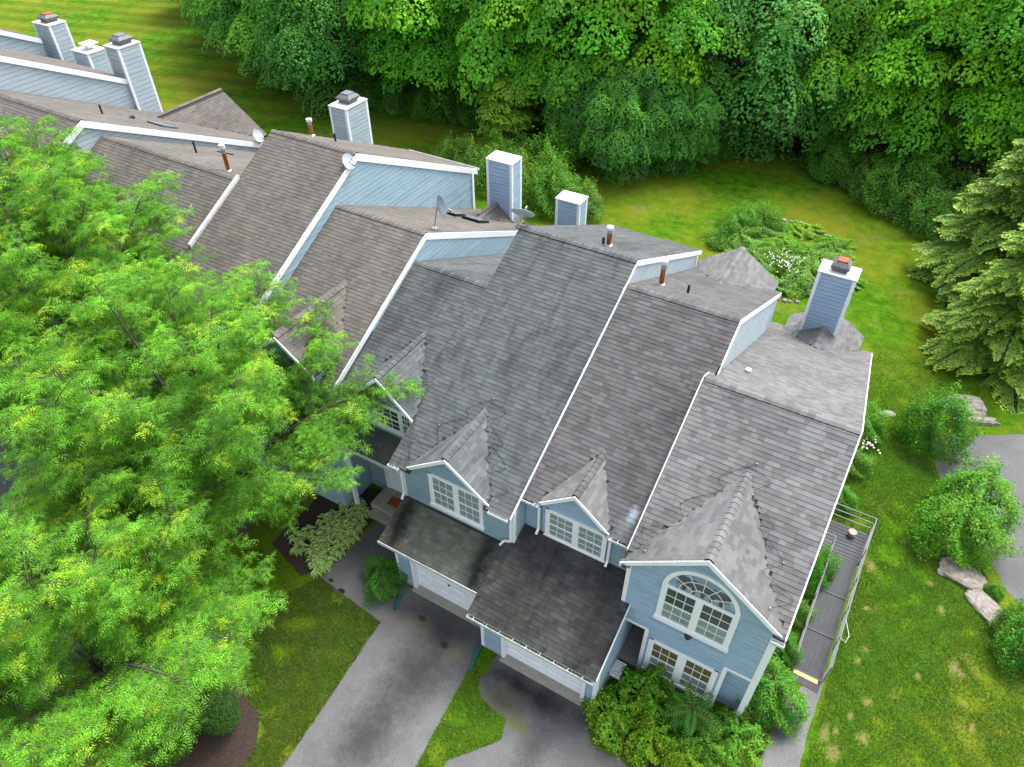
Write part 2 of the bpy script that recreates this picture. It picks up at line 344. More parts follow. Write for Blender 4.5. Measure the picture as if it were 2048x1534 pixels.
# ------------------------------------------------------------------ cladding
def clapboards(parent, poly, axis, plane, sign, e, mat, holes=(), z0=None, proud=.03, name='clapboard'):
    """Lap boards over a wall polygon [(u,z)...]; axis 'y' -> u is x, wall at y=plane facing sign*y; axis 'x' -> u is y."""
    zs = [p[1] for p in poly]; z = min(zs) if z0 is None else z0; k = 0; rr = random.Random(int(abs(plane)*100)+len(poly))
    while z < max(zs):
        st = clip_half(clip_half(poly, 0, 1, -z-.014), 0, -1, z+e-.004)
        if len(st) >= 3 and area2(st) > .004:
            pieces = [st]
            for (h0, h1, hz0, hz1) in holes:
                if hz0 < z+e*.5 < hz1:
                    nxt = []
                    for pc in pieces:
                        for q in (clip_half(pc, -1, 0, h0), clip_half(pc, 1, 0, -h1)):
                            if len(q) >= 3 and area2(q) > .004: nxt.append(q)
                    pieces = nxt
            for pc in pieces:
                w = proud*(.8+.4*rr.random()); pts = []
                for (u, zz) in pc:
                    d = w*(1-.15*(zz-z)/e)+.003
                    pts.append((u, plane+sign*d, zz) if axis == 'y' else (plane+sign*d, u, zz))
                mb = MB(); back = [((u, plane-sign*.002, zz) if axis == 'y' else (plane-sign*.002, u, zz)) for (u, zz) in pc]
                n = len(pts); mb.v = pts+back; mb.f = [tuple(range(n))] + [(i, (i+1) % n, n+(i+1) % n, n+i) for i in range(n)]
                mb.build(name, mat, parent)
        z += e; k += 1

# ------------------------------------------------------------------ shingles
WID = (.14, .19, .24, .30, .38); E_SH = .146
def palette(base, spread, tint, n=12, seed=1):
    rr = random.Random(seed); out = []
    for i in range(n):
        k = 1 + spread*((i+.5)/n*2-1); t = tint*(rr.random()-.5)
        out.append((base[0]*k*(1+t), base[1]*k, base[2]*k*(1-t)))
    return out
PAL = {'sh_grey': palette((.116, .117, .115), .24, .05, seed=1), 'sh_green': palette((.072, .080, .080), .2, .06, seed=2),
       'sh_brown': palette((.104, .094, .084), .16, .06, seed=3), 'sh_garage_dark': palette((.046, .046, .045), .34, .06, seed=4),
       'sh_garage_moss': palette((.105, .115, .094), .24, .1, seed=5)}
DORM = {'sh_grey': 'd_grey', 'sh_greyB': 'd_grey', 'sh_green': 'd_green', 'sh_brown': 'd_brown'}      # lighter shingle palettes for the dormer slopes
PALC = {'d_grey': palette((.122, .122, .121), .2, .03, seed=7), 'd_green': palette((.092, .101, .100), .18, .03, seed=8), 'd_brown': palette((.105, .095, .086), .16, .04, seed=9), 'sh_greyB': palette((.080, .079, .079), .24, .06, seed=6)}
EDGE = (.009, .009, .009)  # cut asphalt butts; the near-black tone also paints the shadow line between courses
var_cache = {}
def tab_verts(x0, x1, y0, t):
    y1 = y0+E_SH+.012
    return [(x0, y0, t), (x1, y0, t), (x1, y1, .003), (x0, y1, .003), (x0, y0, -.012), (x1, y0, -.012), (x1, y1, -.012), (x0, y1, -.012)]
TABF = [(0, 1, 2, 3), (4, 5, 1, 0), (5, 6, 2, 1), (7, 4, 0, 3)]
def tab_mesh(mat, w, t, ci, pal):
    key = (mat, w, t, ci, pal)
    if key not in var_cache:
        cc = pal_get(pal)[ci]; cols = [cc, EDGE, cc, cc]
        me = np_mesh('shingle', tab_verts(0, w-.001, 0, t), TABF, cols); me.materials.append(M[mat]); var_cache[key] = me
    return var_cache[key]
def pal_get(p): return PAL.get(p) or PALC[p]
class Roof:
    """collects slopes of one building, then makes its bulk shingles and the separate nearest ones"""
    def __init__(s, root_, part, mat, pal=None): s.root = root_; s.part = part; s.mat = mat; s.pal = pal or mat; s.tabs = []; s.rr = random.Random(hash(part.name) % 1000 if False else len(bpy.data.objects))
    def slope(s, o, u, v, width, length, keep=None, single=True, pal=None):
        o, u, v = Vector(o), Vector(u).normalized(), Vector(v).normalized(); n = u.cross(v).normalized(); rr = s.rr
        rows = int(length/E_SH)
        for r in range(rows):
            y = r*E_SH; x = -rr.random()*.2
            while x < width:
                w = rr.choice(WID); a = max(x, 0); b = min(x+w, width); full = (x >= 0 and x+w <= width)
                if b-a > .03:
                    c = o+u*((a+b)/2)+v*(y+E_SH/2)
                    if keep is None or keep(c):
                        s.tabs.append((o, u, v, n, a, b, y, rr.choice((.012, .014, .017)) if not pal else rr.choice((.016, .020)), rr.randrange(12), full and single, w, (c-Vector(CAMLOC)).length, pal or s.pal))
                x += w
    def finish(s, nsingle):
        cand = sorted([i for i, t in enumerate(s.tabs) if t[9]], key=lambda i: s.tabs[i][11])[:nsingle]; cs = set(cand)
        for i in cand:
            o, u, v, n, a, b, y, t, ci, f, w, d, pk = s.tabs[i]
            ob = bpy.data.objects.new('shingle', tab_mesh(s.mat, w, t, ci, pk))
            p = o+u*a+v*y; m = Matrix((( u.x, v.x, n.x, p.x), (u.y, v.y, n.y, p.y), (u.z, v.z, n.z, p.z), (0, 0, 0, 1)))
            put(ob, s.part); ob.matrix_basis = m
        V = []; Q = []; cols = []; pal = pal_get(s.pal); rr = s.rr
        for i, (o, u, v, n, a, b, y, t, ci, f, w, d, pk) in enumerate(s.tabs):
            if i in cs: continue
            pal = pal_get(pk)
            k = len(V)
            for (x, yy, z) in tab_verts(a, b-.001, y, t): V.append(o+u*x+v*yy+n*z)
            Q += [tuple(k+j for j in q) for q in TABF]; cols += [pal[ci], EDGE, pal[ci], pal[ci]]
        if V:
            o_ = mesh_obj('shingle_field', np_mesh('shingle_field', np.array([tuple(p) for p in V]), Q, cols), s.mat, s.part, kind='stuff')
cap_cache = {}
def ridge_caps(part, p0, p1, m0, m1, mat, pal=None, e=.2, w=.15):
    """bent cap shingles along the ridge p0->p1; m0, m1 fall of the two sides (left, right of the direction)"""
    p0, p1 = Vector(p0), Vector(p1); d = (p1-p0).normalized(); L = (p1-p0).length; s = d.cross(Vector((0, 0, 1))).normalized()
    rr = random.Random(int(abs(p0.x*31+p0.y*17)*10)); pal_ = pal or mat; n = max(1, int(L/e))
    for i in range(n):
        ci = rr.randrange(12); key = (mat, pal_, ci, round(m0, 2), round(m1, 2), w)
        if key not in cap_cache:
            l0, l1 = w/math.hypot(1, m0), w/math.hypot(1, m1); ln = e+.1
            def sec(x, h): return [(x, l1, -l1*m1+h), (x, l1*.3, -l1*.3*m1*.75+h), (x, -l0*.3, -l0*.3*m0*.75+h), (x, -l0, -l0*m0+h)]
            a, b, a2 = sec(0, .038), sec(ln, .016), sec(0, .0)
            V = a+b+a2+sec(ln, 0); Q = [(0, 4, 5, 1), (1, 5, 6, 2), (2, 6, 7, 3), (0, 1, 9, 8), (1, 2, 10, 9), (2, 3, 11, 10), (4, 0, 8, 12), (3, 7, 15, 11)]
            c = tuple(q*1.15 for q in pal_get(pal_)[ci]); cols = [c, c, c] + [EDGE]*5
            me = np_mesh('ridge_cap', V, Q, cols); me.materials.append(M[mat]); cap_cache[key] = me
        ob = bpy.data.objects.new('ridge_cap', cap_cache[key]); p = p0+d*(i*e)
        put(ob, part); ob.matrix_basis = Matrix(((d.x, -s.x, 0, p.x), (d.y, -s.y, 0, p.y), (0, 0, 1, p.z+.004*rr.random()), (0, 0, 0, 1)))

MF, MR = .51, .49
def gable_roof(rt, xl, xr, yr, zr, yf, yb, mat, pal=None, nsingle=300, keepf=None, keepr=None, cut=None, th=.14):
    """main roof with ridge along x. Returns roof part."""
    zf = zr-MF*(yr-yf); zb = zr-MR*(yb-yr); mb = MB()
    slabs = [(xl, xr, yr, yb)]
    if cut:
        c0, c1, yc = cut; slabs += [(a, b, y_, yr) for a, b, y_ in ((xl, c0, yf), (c0, c1, yc), (c1, xr, yf)) if b-a > .02]
        k0 = keepf; keepf = lambda c: not (c0 < c.x < c1 and c.y < yc+.05) and k0(c)
    else: slabs.append((xl, xr, yf, yr))
    zp_ = lambda y: zr-MF*(yr-y) if y < yr else zr-MR*(y-yr)
    for (xa, xb, ya, yb_) in slabs:
        za, zb_ = zp_(ya), zp_(yb_)
        mb.hexa([(xa, ya, za-th), (xb, ya, za-th), (xb, yb_, zb_-th), (xa, yb_, zb_-th), (xa, ya, za-.012), (xb, ya, za-.012), (xb, yb_, zb_-.012), (xa, yb_, zb_-.012)])
    part = mb.build('roof', 'dark', rt)
    rf = Roof(rt, part, mat, pal)
    rf.slope((xl, yf-.03, zf-.015), (1, 0, 0), (0, 1, MF), xr-xl, math.hypot(yr-yf+.03, zr-zf), keepf)
    rf.slope((xr, yb+.03, zb-.015), (-1, 0, 0), (0, -1, MR), xr-xl, math.hypot(yb-yr+.03, zr-zb), keepr)
    ridge_caps(part, (xr, yr, zr), (xl, yr, zr), MF, MR, mat, pal)
    return part, rf
def cross_gable(rt, part, rf, xc, zp, xl, xr, zl, y0, y1, mat, keep, pal=None, th=.1, ridge_dir=1):
    """dormer roof with ridge along y from y0 (open end) to y1; eaves at xl and xr."""
    sgn = 1 if y1 > y0 else -1; m0 = (zp-zl)/(xc-xl); zr_ = zp-m0*(xr-xc); mb = MB()
    mb.hexa([(xl, y0, zl-th), (xc, y0, zp-th), (xc, y1, zp-th), (xl, y1, zl-th), (xl, y0, zl-.012), (xc, y0, zp-.012), (xc, y1, zp-.012), (xl, y1, zl-.012)])
    mb.hexa([(xc, y0, zp-th), (xr, y0, zr_-th), (xr, y1, zr_-th), (xc, y1, zp-th), (xc, y0, zp-.012), (xr, y0, zr_-.012), (xr, y1, zr_-.012), (xc, y1, zp-.012)])
    p2 = mb.build('dormer_roof', 'dark', rt)
    L = math.hypot(xc-xl, zp-zl); D = abs(y1-y0)
    old = rf.part; rf.part = old
    if sgn > 0:
        rf.slope((xl, y1, zl-.01), (0, -1, 0), (1, 0, m0), D, L, keep, True, DORM.get(rf.pal)); rf.slope((xr, y0, zr_-.01), (0, 1, 0), (-1, 0, m0), D, L, keep, True, DORM.get(rf.pal))
    else:
        rf.slope((xl, y0, zl-.01), (0, -1, 0), (1, 0, m0), D, L, keep, True, DORM.get(rf.pal)); rf.slope((xr, y1, zr_-.01), (0, 1, 0), (-1, 0, m0), D, L, keep, True, DORM.get(rf.pal))
    ridge_caps(p2, (xc, y0, zp+.005), (xc, y1, zp+.005), m0, m0, mat, pal)
    return p2, m0
def rake(rt, a, b, w=.045, h=.22, mat='white', name='rake_board'):
    """fascia board: top edge runs a->b, hangs h below"""
    a, b = Vector(a), Vector(b); mb = MB(); d = b-a; s = Vector((w, 0, 0)) if abs(d.x) < .05 else Vector((0, -w, 0))
    dn = Vector((0, 0, -h)); mb.hexa([a+dn, a+dn+s, b+dn+s, b+dn, a, a+s, b+s, b]); return mb.build(name, mat, rt)
def gutter(rt, x0, x1, y, z, w=.12, debris=False):
    mb = MB(); t = .012
    mb.box((x0, y-w, z-.1), (x1, y, z-.1+t)); mb.box((x0, y-w, z-.1), (x1, y-w+t, z+.012)); mb.box((x0, y-t, z-.1), (x1, y, z))
    mb.box((x0-t, y-w, z-.1), (x0, y, z)); mb.box((x1, y-w, z-.1), (x1+t, y, z)); g = mb.build('gutter', 'white_old', rt)
    if debris:
        rr = random.Random(int(x0*7)); m2 = MB(); x = x0+.05
        while x < x1-.1:
            m2.hexa([(x, y-w+.015, z-.09), (x+.09, y-w+.015, z-.09), (x+.09, y-.015, z-.09), (x, y-.015, z-.09)] + [(x+rr.uniform(0, .02), y-w+.02, z-.03+rr.uniform(-.03, .02)), (x+.09, y-w+.02, z-.03+rr.uniform(-.03, .02)), (x+.09, y-.02, z-.03+rr.uniform(-.03, .03)), (x, y-.02, z-.03+rr.uniform(-.03, .02))]); x += rr.uniform(.07, .14)
        m2.build('leaf_debris', 'leafdebris', g)
        for i in range(int((x1-x0)/.45)): MB().box((x0+.2+i*.45, y-w-.006, z+.0), (x0+.215+i*.45, y+.02, z+.014)).build('gutter_strap', 'white_old', g)
    return g
def downspout(rt, pts, w=.075): 
    mb = MB()
    for a, b in zip(pts[:-1], pts[1:]): mb.bar(a, b, w, w*.8, (0, 1, .01))
    return mb.build('downspout', 'white', rt, bevel=.008)

# ------------------------------------------------------------------ windows / doors
def arc_pts(cx, cz, a, b, n=20): return [(cx+a*math.cos(math.pi*k/n), cz+b*math.sin(math.pi*k/n)) for k in range(n+1)]
def window(rt, xs, z0, z1, y, trim=.11, arch=0., cols=3, rows=2, blind='screen', blind_lo=None, mull=.14):
    """front-facing (towards -y) group of double hung sashes between consecutive xs; arch = height of half-round fanlight on top"""
    X0, X1 = xs[0], xs[-1]; f = MB(); d = .055
    def bx(a0, a1, b0, b1, yy0, yy1, m=f): m.box((a0, y-yy1, b0), (a1, y-yy0, b1))
    bx(X0, X0+trim, z0, z1, 0, d); bx(X1-trim, X1, z0, z1, 0, d); bx(X0-.03, X1+.03, z0-.045, z0+trim*.75, 0, d+.035)
    if not arch: bx(X0, X1, z1-trim, z1, .001, d+.001)
    else:
        cx = (X0+X1)/2; a = (X1-X0)/2; o_ = arc_pts(cx, z1, a, arch); i_ = arc_pts(cx, z1, a-trim, arch-trim)
        for k in range(len(o_)-1):
            q = [o_[k], o_[k+1], i_[k+1], i_[k]]
            f.hexa([(p[0], y, p[1]) for p in q] + [(p[0], y-d, p[1]) for p in q])
        bx(X0+trim, X1-trim, z1-.06, z1+.06, .002, d-.004)
    for xm in xs[1:-1]: bx(xm-mull/2, xm+mull/2, z0+.05, z1-.05, .001, d-.002)
    w = f.build('window', 'white', rt)
    mn = MB(); sash = MB()
    cuts = [X0+trim-mull/2] + list(xs[1:-1]) + [X1-trim+mull/2]
    top = z1-(.05 if arch else trim)
    for a, b in zip(cuts[:-1], cuts[1:]):
        a += mull/2; b -= mull/2; zb = z0+trim*.7; zm = (zb+top)/2
        MB().box((a, y-.010, zb), (b, y-.004, zm)).build('blind', blind_lo or blind, w); MB().box((a, y-.010, zm), (b, y-.004, top)).build('blind', blind, w)
        for (q0, q1, off) in ((zb, zm, .0), (zm, top, .008)):
            s = .035
            sash.box((a, y-.032-off, q0), (a+s, y-.012-off, q1)); sash.box((b-s, y-.032-off, q0), (b, y-.012-off, q1))
            sash.box((a+s, y-.032-off, q0), (b-s, y-.012-off, q0+s)); sash.box((a+s, y-.032-off, q1-s), (b-s, y-.012-off, q1))
            pw = (b-a-2*s)/cols; ph = (q1-q0-2*s)/rows
            for i in range(cols):
                for j in range(rows):
                    MB().box((a+s+i*pw+.004, y-.022-off, q0+s+j*ph+.004), (a+s+(i+1)*pw-.004, y-.018-off, q0+s+(j+1)*ph-.004)).build('pane', 'glass', w)
            for i in range(1, cols): mn.box((a+s+i*pw-.009, y-.029-off, q0+s), (a+s+i*pw+.009, y-.014-off, q1-s))
            for j in range(1, rows): mn.box((a+s, y-.0295-off, q0+s+j*ph-.009), (b-s, y-.0135-off, q0+s+j*ph+.009))
    sash.build('sash', 'white', w)
    if arch:
        ia = a_ = (X1-X0)/2-trim; ib = arch-trim; cx = (X0+X1)/2; zc = z1+.06; ib -= .06
        p = arc_pts(cx, zc, ia, ib)
        MB().prism([(q[0], y-.004, q[1]) for q in p], (0, -.004, 0)).build('blind', 'interior', w)
        MB().prism([(q[0], y-.018, q[1]) for q in p], (0, -.004, 0)).build('pane', 'glass', w)
        for fr_ in (.32, .66):
            q0 = arc_pts(cx, zc, ia*fr_, ib*fr_)
            for k in range(len(q0)-1): mn.bar((q0[k][0], y-.027, q0[k][1]), (q0[k+1][0], y-.027, q0[k+1][1]), .018, .014, (0, 1, 0))
        for ang in (30, 60, 90, 120, 150):
            c_, s_ = math.cos(R(ang)), math.sin(R(ang)); mn.bar((cx+ia*.32*c_, y-.028, zc+ib*.32*s_), (cx+ia*c_, y-.028, zc+ib*s_), .018, .014, (0, 1, 0))
        if blind_lo:
            for k in range(6): MB().prism([(q[0]*.0+cx-.7+k*.25+q[0], y-.009, zc+.03+q[1]) for q in ((0, 0), (.17, 0), (.14, .2+.05*(k % 3)), (.04, .23))], (0, -.004, 0)).build('curtain', 'screen', w)
    mn.build('muntin', 'white', w)
    return w
def garage_door(rt, x0, x1, z1, y, label=None):
    f = MB(); t = .13
    f.box((x0-t, y-.05, .02), (x0, y+.0, z1)); f.box((x1, y-.05, .02), (x1+t, y, z1)); f.box((x0-t, y-.05, z1), (x1+t, y, z1+t))
    f.box((x0-.012, y, .02), (x0, y+.16, z1)); f.box((x1, y, .02), (x1+.012, y+.16, z1))
    fr_ = f.build('garage_door_frame', 'white', rt)
    dr = MB().box((x0, y+.13, .03), (x1, y+.17, z1)).build('garage_door', 'white_cap', rt)
    n, m = 4, 4; pw = (x1-x0)/n; ph = (z1-.03)/m
    for j in range(m):
        for i in range(n):
            a, b, c, d = x0+i*pw+.07, x0+(i+1)*pw-.07, .03+j*ph+.07, .03+(j+1)*ph-.07
            MB().hexa([(a, y+.13, c), (b, y+.13, c), (b, y+.13, d), (a, y+.13, d), (a+.035, y+.112, c+.035), (b-.035, y+.112, c+.035), (b-.035, y+.112, d-.035), (a+.035, y+.112, d-.035)]).build('door_panel', 'white_cap', dr)
        MB().box((x0, y+.122, .03+j*ph-.006), (x1, y+.131, .03+j*ph+.006)).build('panel_joint', 'white_old', dr)
    MB().box(((x0+x1)/2-.03, y+.09, 1.0), ((x0+x1)/2+.03, y+.13, 1.06)).build('handle', 'black_pipe', dr)
    MB().box((x0-.12, y-.2, -.05), (x1+.12, y+.15, .028)).build('concrete_apron', 'concrete', rt)
def flue(rt, x, y, z, h, r=.085):
    f = MB().tube([(x, y, z-.1), (x, y, z+h*.68)], r, 14).build('flue_pipe', 'rust', rt)
    MB().tube([(x, y, z-.05), (x, y, z+.06), (x, y, z+.1)], [r*1.9, r*1.7, r*1.05], 14).build('flashing', 'steel', f)
    MB().tube([(x, y, z+h*.68), (x, y, z+h*.9)], r*1.08, 14).build('collar', 'steel', f)
    MB().tube([(x, y, z+h*.86), (x, y, z+h)], r*1.45, 14).build('rain_cap', 'white_old', f)
def stack(rt, x, y, z, h, r=.045): MB().tube([(x, y, z-.05), (x, y, z+h)], r, 10).build('vent_pipe', 'black_pipe', rt)
def chimney(rt, x0, x1, y0, y1, z0, z1, mat, cap='white', hood=False, e=.17):
    mb = MB().box((x0, y0, z0), (x1, y1, z1)); ch = mb.build('chimney', mat, rt)
    clapboards(ch, [(x0+.09, z0), (x1-.09, z0), (x1-.09, z1-.04), (x0+.09, z1-.04)], 'y', y0, -1, e, mat)
    clapboards(ch, [(y0+.09, z0), (y1-.09, z0), (y1-.09, z1-.04), (y0+.09, z1-.04)], 'x', x1, 1, e, mat)
    for (xa, ya) in ((x0, y0), (x1, y0), (x1, y1), (x0, y1)):
        sx = 1 if xa == x0 else -1; sy = 1 if ya == y0 else -1
        m2 = MB(); m2.box((min(xa-sx*.03, xa+sx*.1), min(ya-sy*.03, ya), z0), (max(xa-sx*.03, xa+sx*.1), max(ya-sy*.03, ya), z1)); m2.box((min(xa-sx*.03, xa), min(ya, ya+sy*.1), z0), (max(xa-sx*.03, xa), max(ya, ya+sy*.1), z1))
        m2.build('corner_board', 'white', ch)
    MB().box((x0-.05, y0-.05, z1), (x1+.05, y1+.05, z1+.07)).build('chimney_cap', 'white_cap' if cap == 'white' else 'dirty_cap', ch, bevel=.015)
    if hood:
        cx, cy = (x0+x1)/2, (y0+y1)/2+.05; s = min(x1-x0, y1-y0)*.36; z = z1+.07
        def ring(s0, za, s1, zb, nm, m, k=1.0):
            MB().hexa([(cx-s0, cy-s0*k, za), (cx+s0, cy-s0*k, za), (cx+s0, cy+s0*k, za), (cx-s0, cy+s0*k, za), (cx-s1, cy-s1*k, zb), (cx+s1, cy-s1*k, zb), (cx+s1, cy+s1*k, zb), (cx-s1, cy+s1*k, zb)]).build(nm, m, ch)
        ring(s*.85, z, s*.85, z+.12, 'hood_base', 'caphood'); ring(s, z+.12, s*1.1, z+.26, 'hood_louvre', 'caphood'); ring(s*1.1, z+.265, s*.7, z+.40, 'hood_top', 'caphood'); ring(s*.66, z+.405, s*.6, z+.46, 'hood_lid', 'rust' if hood == 'rust' else 'caphood')
    return ch

# ------------------------------------------------------------------ ground
def sheet(name, pts, z, mat, jit=0., step=.35, seed=0, parent=None, **kw):
    rr = random.Random(seed); out = []
    for i in range(len(pts)):
        a, b = pts[i], pts[(i+1) % len(pts)]; L = math.hypot(b[0]-a[0], b[1]-a[1]); n = max(1, int(L/step)) if jit else 1
        for k in range(n):
            t = k/n; j = jit if k else 0
            out.append((a[0]+(b[0]-a[0])*t+rr.uniform(-j, j), a[1]+(b[1]-a[1])*t+rr.uniform(-j, j), z))
    me = MB().poly(out).mesh(name, False); me.polygons[0].flip() if me.polygons[0].normal.z < 0 else None; me.update()
    return mesh_obj(name, me, mat, parent, **kw)
sheet('ground', [(-400, -200), (300, -200), (300, 400), (-400, 400)], 0, 'grass', kind='structure')
sheet('forest_floor', [(-95, 70), (-64, 50), (-52, 47), (-36, 48.5), (-25, 50), (-15, 50), (-13, 51), (-8, 51.5), (-3, 49), (2, 44.5), (9, 42), (60, 60), (60, 250), (-200, 250)], .004, 'forest', .3, 1.5, 5, kind='structure')
sheet('driveway', [(-10.15, 8.5), (-12.95, 8.75), (-13.0, 9.6), (-12.75, 11.7), (-11.7, 12.6), (-10.9, 12.6), (-10.3, 10.15), (-6.95, 10.15), (-6.72, 9.3), (-6.4, 5.2), (-5.0, -3), (-10.2, -3), (-9.75, 3.4)], .006, 'asphalt', .06, .22, 1, kind='structure')
sheet('driveway', [(-6.15, 9.5), (-2.95, 9.5), (-2.45, 8.6), (-1.2, 8.45), (-.2, 8.9), (.5, 9.1), (1.0, 7), (.5, 2), (-5.6, 0.5), (-5.75, 6.0), (-5.0, 6.9), (-4.72, 7.3), (-4.9, 7.85), (-5.9, 8.05), (-6.25, 8.5)], .008, 'asphalt2', .09, .3, 2, kind='structure')
sheet('footpath', [(2.2, 12.75), (3.12, 14.3), (3.02, 12), (3.07, 10.9), (3.0, 7), (1.9, 7), (2.05, 10.4)], .007, 'asphalt_walk', .03, .25, 3, kind='structure')
sheet('side_road', [(5.2, 27.3), (8, 28.95), (16, 33), (30, 30), (30, 2), (12, 12), (8.35, 19.8), (7.75, 20.3), (6.95, 21.7), (5.0, 25.0), (4.65, 26.3)], .005, 'asphalt_right', .04, .4, 4, kind='structure')
sheet('car_park', [(-40, -8), (-16.5, -8), (-17.2, 1.0), (-18, 6), (-21, 8), (-30, 8), (-40, 8)], .009, 'asphalt_right', .05, .6, 7, kind='structure')
sheet('mulch_bed', [(-13.9, 1.4), (-10.9, 2.5), (-10.6, 3.2), (-11.3, 4.2), (-12.6, 4.6), (-14.2, 3.2)], .010, 'mulch', .05, .2, 8, kind='structure')
sheet('planting_bed', [(-2.75, 11.3), (-2.85, 9.2), (-2.3, 8.8), (-1.0, 8.6), (.3, 9.1), (2.0, 10.3), (2.15, 13.2), (1.3, 14), (1.2, 18), (1.14, 11.3)], .011, 'mulch', .04, .25, 9, kind='structure')
sheet('planting_bed', [(-15.5, 12.6), (-15.5, 9.0), (-13.6, 8.5), (-12.95, 9.8), (-12.9, 11.6), (-13.3, 13)], .012, 'mulch', .04, .25, 10, kind='structure')
None and sheet('mulch_ring', [(5.2+2.2*math.cos(t*.35), 33.6+1.7*math.sin(t*.35)) for t in range(18)], .006, 'mulch', .05, .3, 11, kind='structure')

# ------------------------------------------------------------------ townhouses
PR = dict(A=(16.23, 8.12), B=(18.65, 8.67), C=(19.40, 9.17), D=(17.20, 7.98), E=(17.95, 8.74), F=(19.40, 10.22), G=(17.23, 9.04), H=(16.57, 9.95), I=(17.0, 11.45), J=(18.0, 11.98))
def zprof(k, y): yr, zr = PR[k]; return zr-MF*(yr-y) if y < yr else zr-MR*(y-yr)
def core(rt, k, x0, x1, yf, yb, mat, z0=0., drop=.13, name='wall'):
    yr, zr = PR[k]; pts = [(x0, yf, z0), (x0, yb, z0), (x0, yb, zprof(k, yb)-drop), (x0, yr, zr-drop), (x0, yf, zprof(k, yf)-drop)]
    return MB().prism(pts, (x1-x0, 0, 0)).build(name, mat, rt)
def side_poly(k, k2, y0, y1, gap=.14):
    yr, zr = PR[k]; y2, z2 = PR[k2]
    return [(y0, zprof(k2, y0)-.08), (y2, z2-.08), (y1, zprof(k2, y1)-.08), (y1, zprof(k, y1)-gap), (yr, zr-gap), (y0, zprof(k, y0)-gap)]
def rakes(rt, k, x, yf, yb, hf=.16, hr=.24, mat='white', lift=-.01):
    yr, zr = PR[k]
    if yf is not None: rake(rt, (x, yf, zprof(k, yf)+lift), (x, yr, zr+lift), .04, hf, mat)
    if yb is not None: rake(rt, (x, yr, zr+lift), (x, yb, zprof(k, yb)+lift), .04, hr, mat)
def dorm(xc, zp, m, xl, xr, y0, extra=None):
    return lambda c: not (xl < c.x < xr and c.y > y0 and zp-m*abs(c.x-xc) > c.z+.05)
def above(k, d=.02): return lambda c: c.z > zprof(k, c.y)-d

# --- unit A (end unit with the big arched window)
A = root('townhouse', (-.9, 16.2, 0), 'end townhouse with light grey roof and large half-round arched window', 'house', 'row of attached townhouses')
xl, xr = -3.08, 1.27
mA = (7.13-5.54)/(2.1)
wallA = core(A, 'A', -2.93, 1.12, 11.305, 27.6, 'blue', 2.5)
MB().box((-2.09, 11.305, 0), (.28, 27.6, 2.5)).build('wall', 'blue', A)
MB().box((-2.93, 12.9, 0), (-2.09, 27.6, 2.5)).build('wall', 'bluegrey', A); MB().box((.28, 11.62, 0), (1.12, 27.6, 2.5)).build('wall', 'blue', A)
MB().prism([(-2.93, 11.305, 5.2), (1.12, 11.305, 5.2), (1.12, 11.305, 5.38), (-.97, 11.305, 6.97), (-2.93, 11.305, 5.42)], (0, 2.0, 0)).build('wall', 'blue', A)
partA, rfA = gable_roof(A, xl, xr, 16.23, 8.12, 11.0, 27.95, 'sh_grey', keepf=dorm(-.97, 7.13, mA, -3.1, 1.19, 11.05), cut=(-2.93, .98, 11.35), keepr=lambda c: not (abs(c.x+.82) < (3.75+.06-c.z)*1.25 and c.y > 25.3))
cross_gable(A, partA, rfA, -.97, 7.13, -3.13, 1.19, 7.13-mA*2.16, 11.05, 14.6, 'sh_grey', above('A'))
# rear cricket behind the chimney
cross_gable(A, partA, rfA, -.82, 3.72, -2.35, .75, 3.72-1.53*.62, 28.4, 25.2, 'sh_grey', above('A'))
rfA.finish(300)
holesA = [(-1.9, .1, .35, 2.1), (-1.9, .1, 3.45, 5.1), (-1.6, -.2, 5.1, 5.8)]
clapboards(wallA, [(-2.9, 2.5), (1.0, 2.5), (1.0, 5.48), (-.97, 6.95), (-2.9, 5.45)], 'y', 11.3, -1, .105, 'blue', holesA)
clapboards(wallA, [(-2.0, .0), (.22, .0), (.22, 2.5), (-2.0, 2.5)], 'y', 11.3, -1, .105, 'blue', holesA)
clapboards(wallA, [(.3, .0), (1.0, .0), (1.0, 2.48), (.3, 2.48)], 'y', 11.615, -1, .105, 'blue')
clapboards(wallA, [(-2.78, .0), (-2.12, .0), (-2.12, 2.48), (-2.78, 2.48)], 'y', 12.895, -1, .105, 'bluegrey')
for (a, b) in (((1.0, 11.26, 0), (1.15, 11.45, 5.45)), ((-2.99, 11.26, 3.1), (-2.87, 11.4, 5.5)), ((-2.13, 11.262, 0), (-2.01, 11.42, 2.52)), ((.22, 11.262, 0), (.34, 11.42, 2.52))): MB().box(a, b).build('corner_board', 'white', A)
for (a, b) in (((-2.85, 11.264, 2.45), (-2.03, 11.40, 2.57)), ((.24, 11.264, 2.45), (1.02, 11.40, 2.57))): MB().box(a, b).build('recess_trim', 'white', A)
for sx, x_e in ((-1, -3.15), (1, 1.21)):
    rake(A, (-.97, 11.05, 7.11), (x_e, 11.05, 7.11-mA*abs(x_e+.97)), .045, .17)
rakes(A, 'A', xr-.005, 11.0, 27.95, .09, .09)
rake(A, (xl-.04, 16.25, 8.10), (xl-.04, 17.6, 7.44), .04, .12); rake(A, (xl-.04, 11.4, 5.60), (xl-.04, 16.2, 8.08), .04, .1)
gutter(A, 1.0, 1.3, 10.98, 5.33); downspout(A, [(1.17, 11.2, 5.3), (1.17, 11.5, 5.0), (1.17, 11.5, .3)])
gutter(A, -3.1, -2.3, 28.1, 2.3)
window(A, [-1.96, -.91, .14], 3.4, 5.06, 11.29, .13, arch=1.13, blind='interior', blind_lo='screen')
window(A, [-1.95, -.90, .15], .33, 2.16, 11.29, .13, blind='interior_warm', blind_lo='screen', mull=.2)
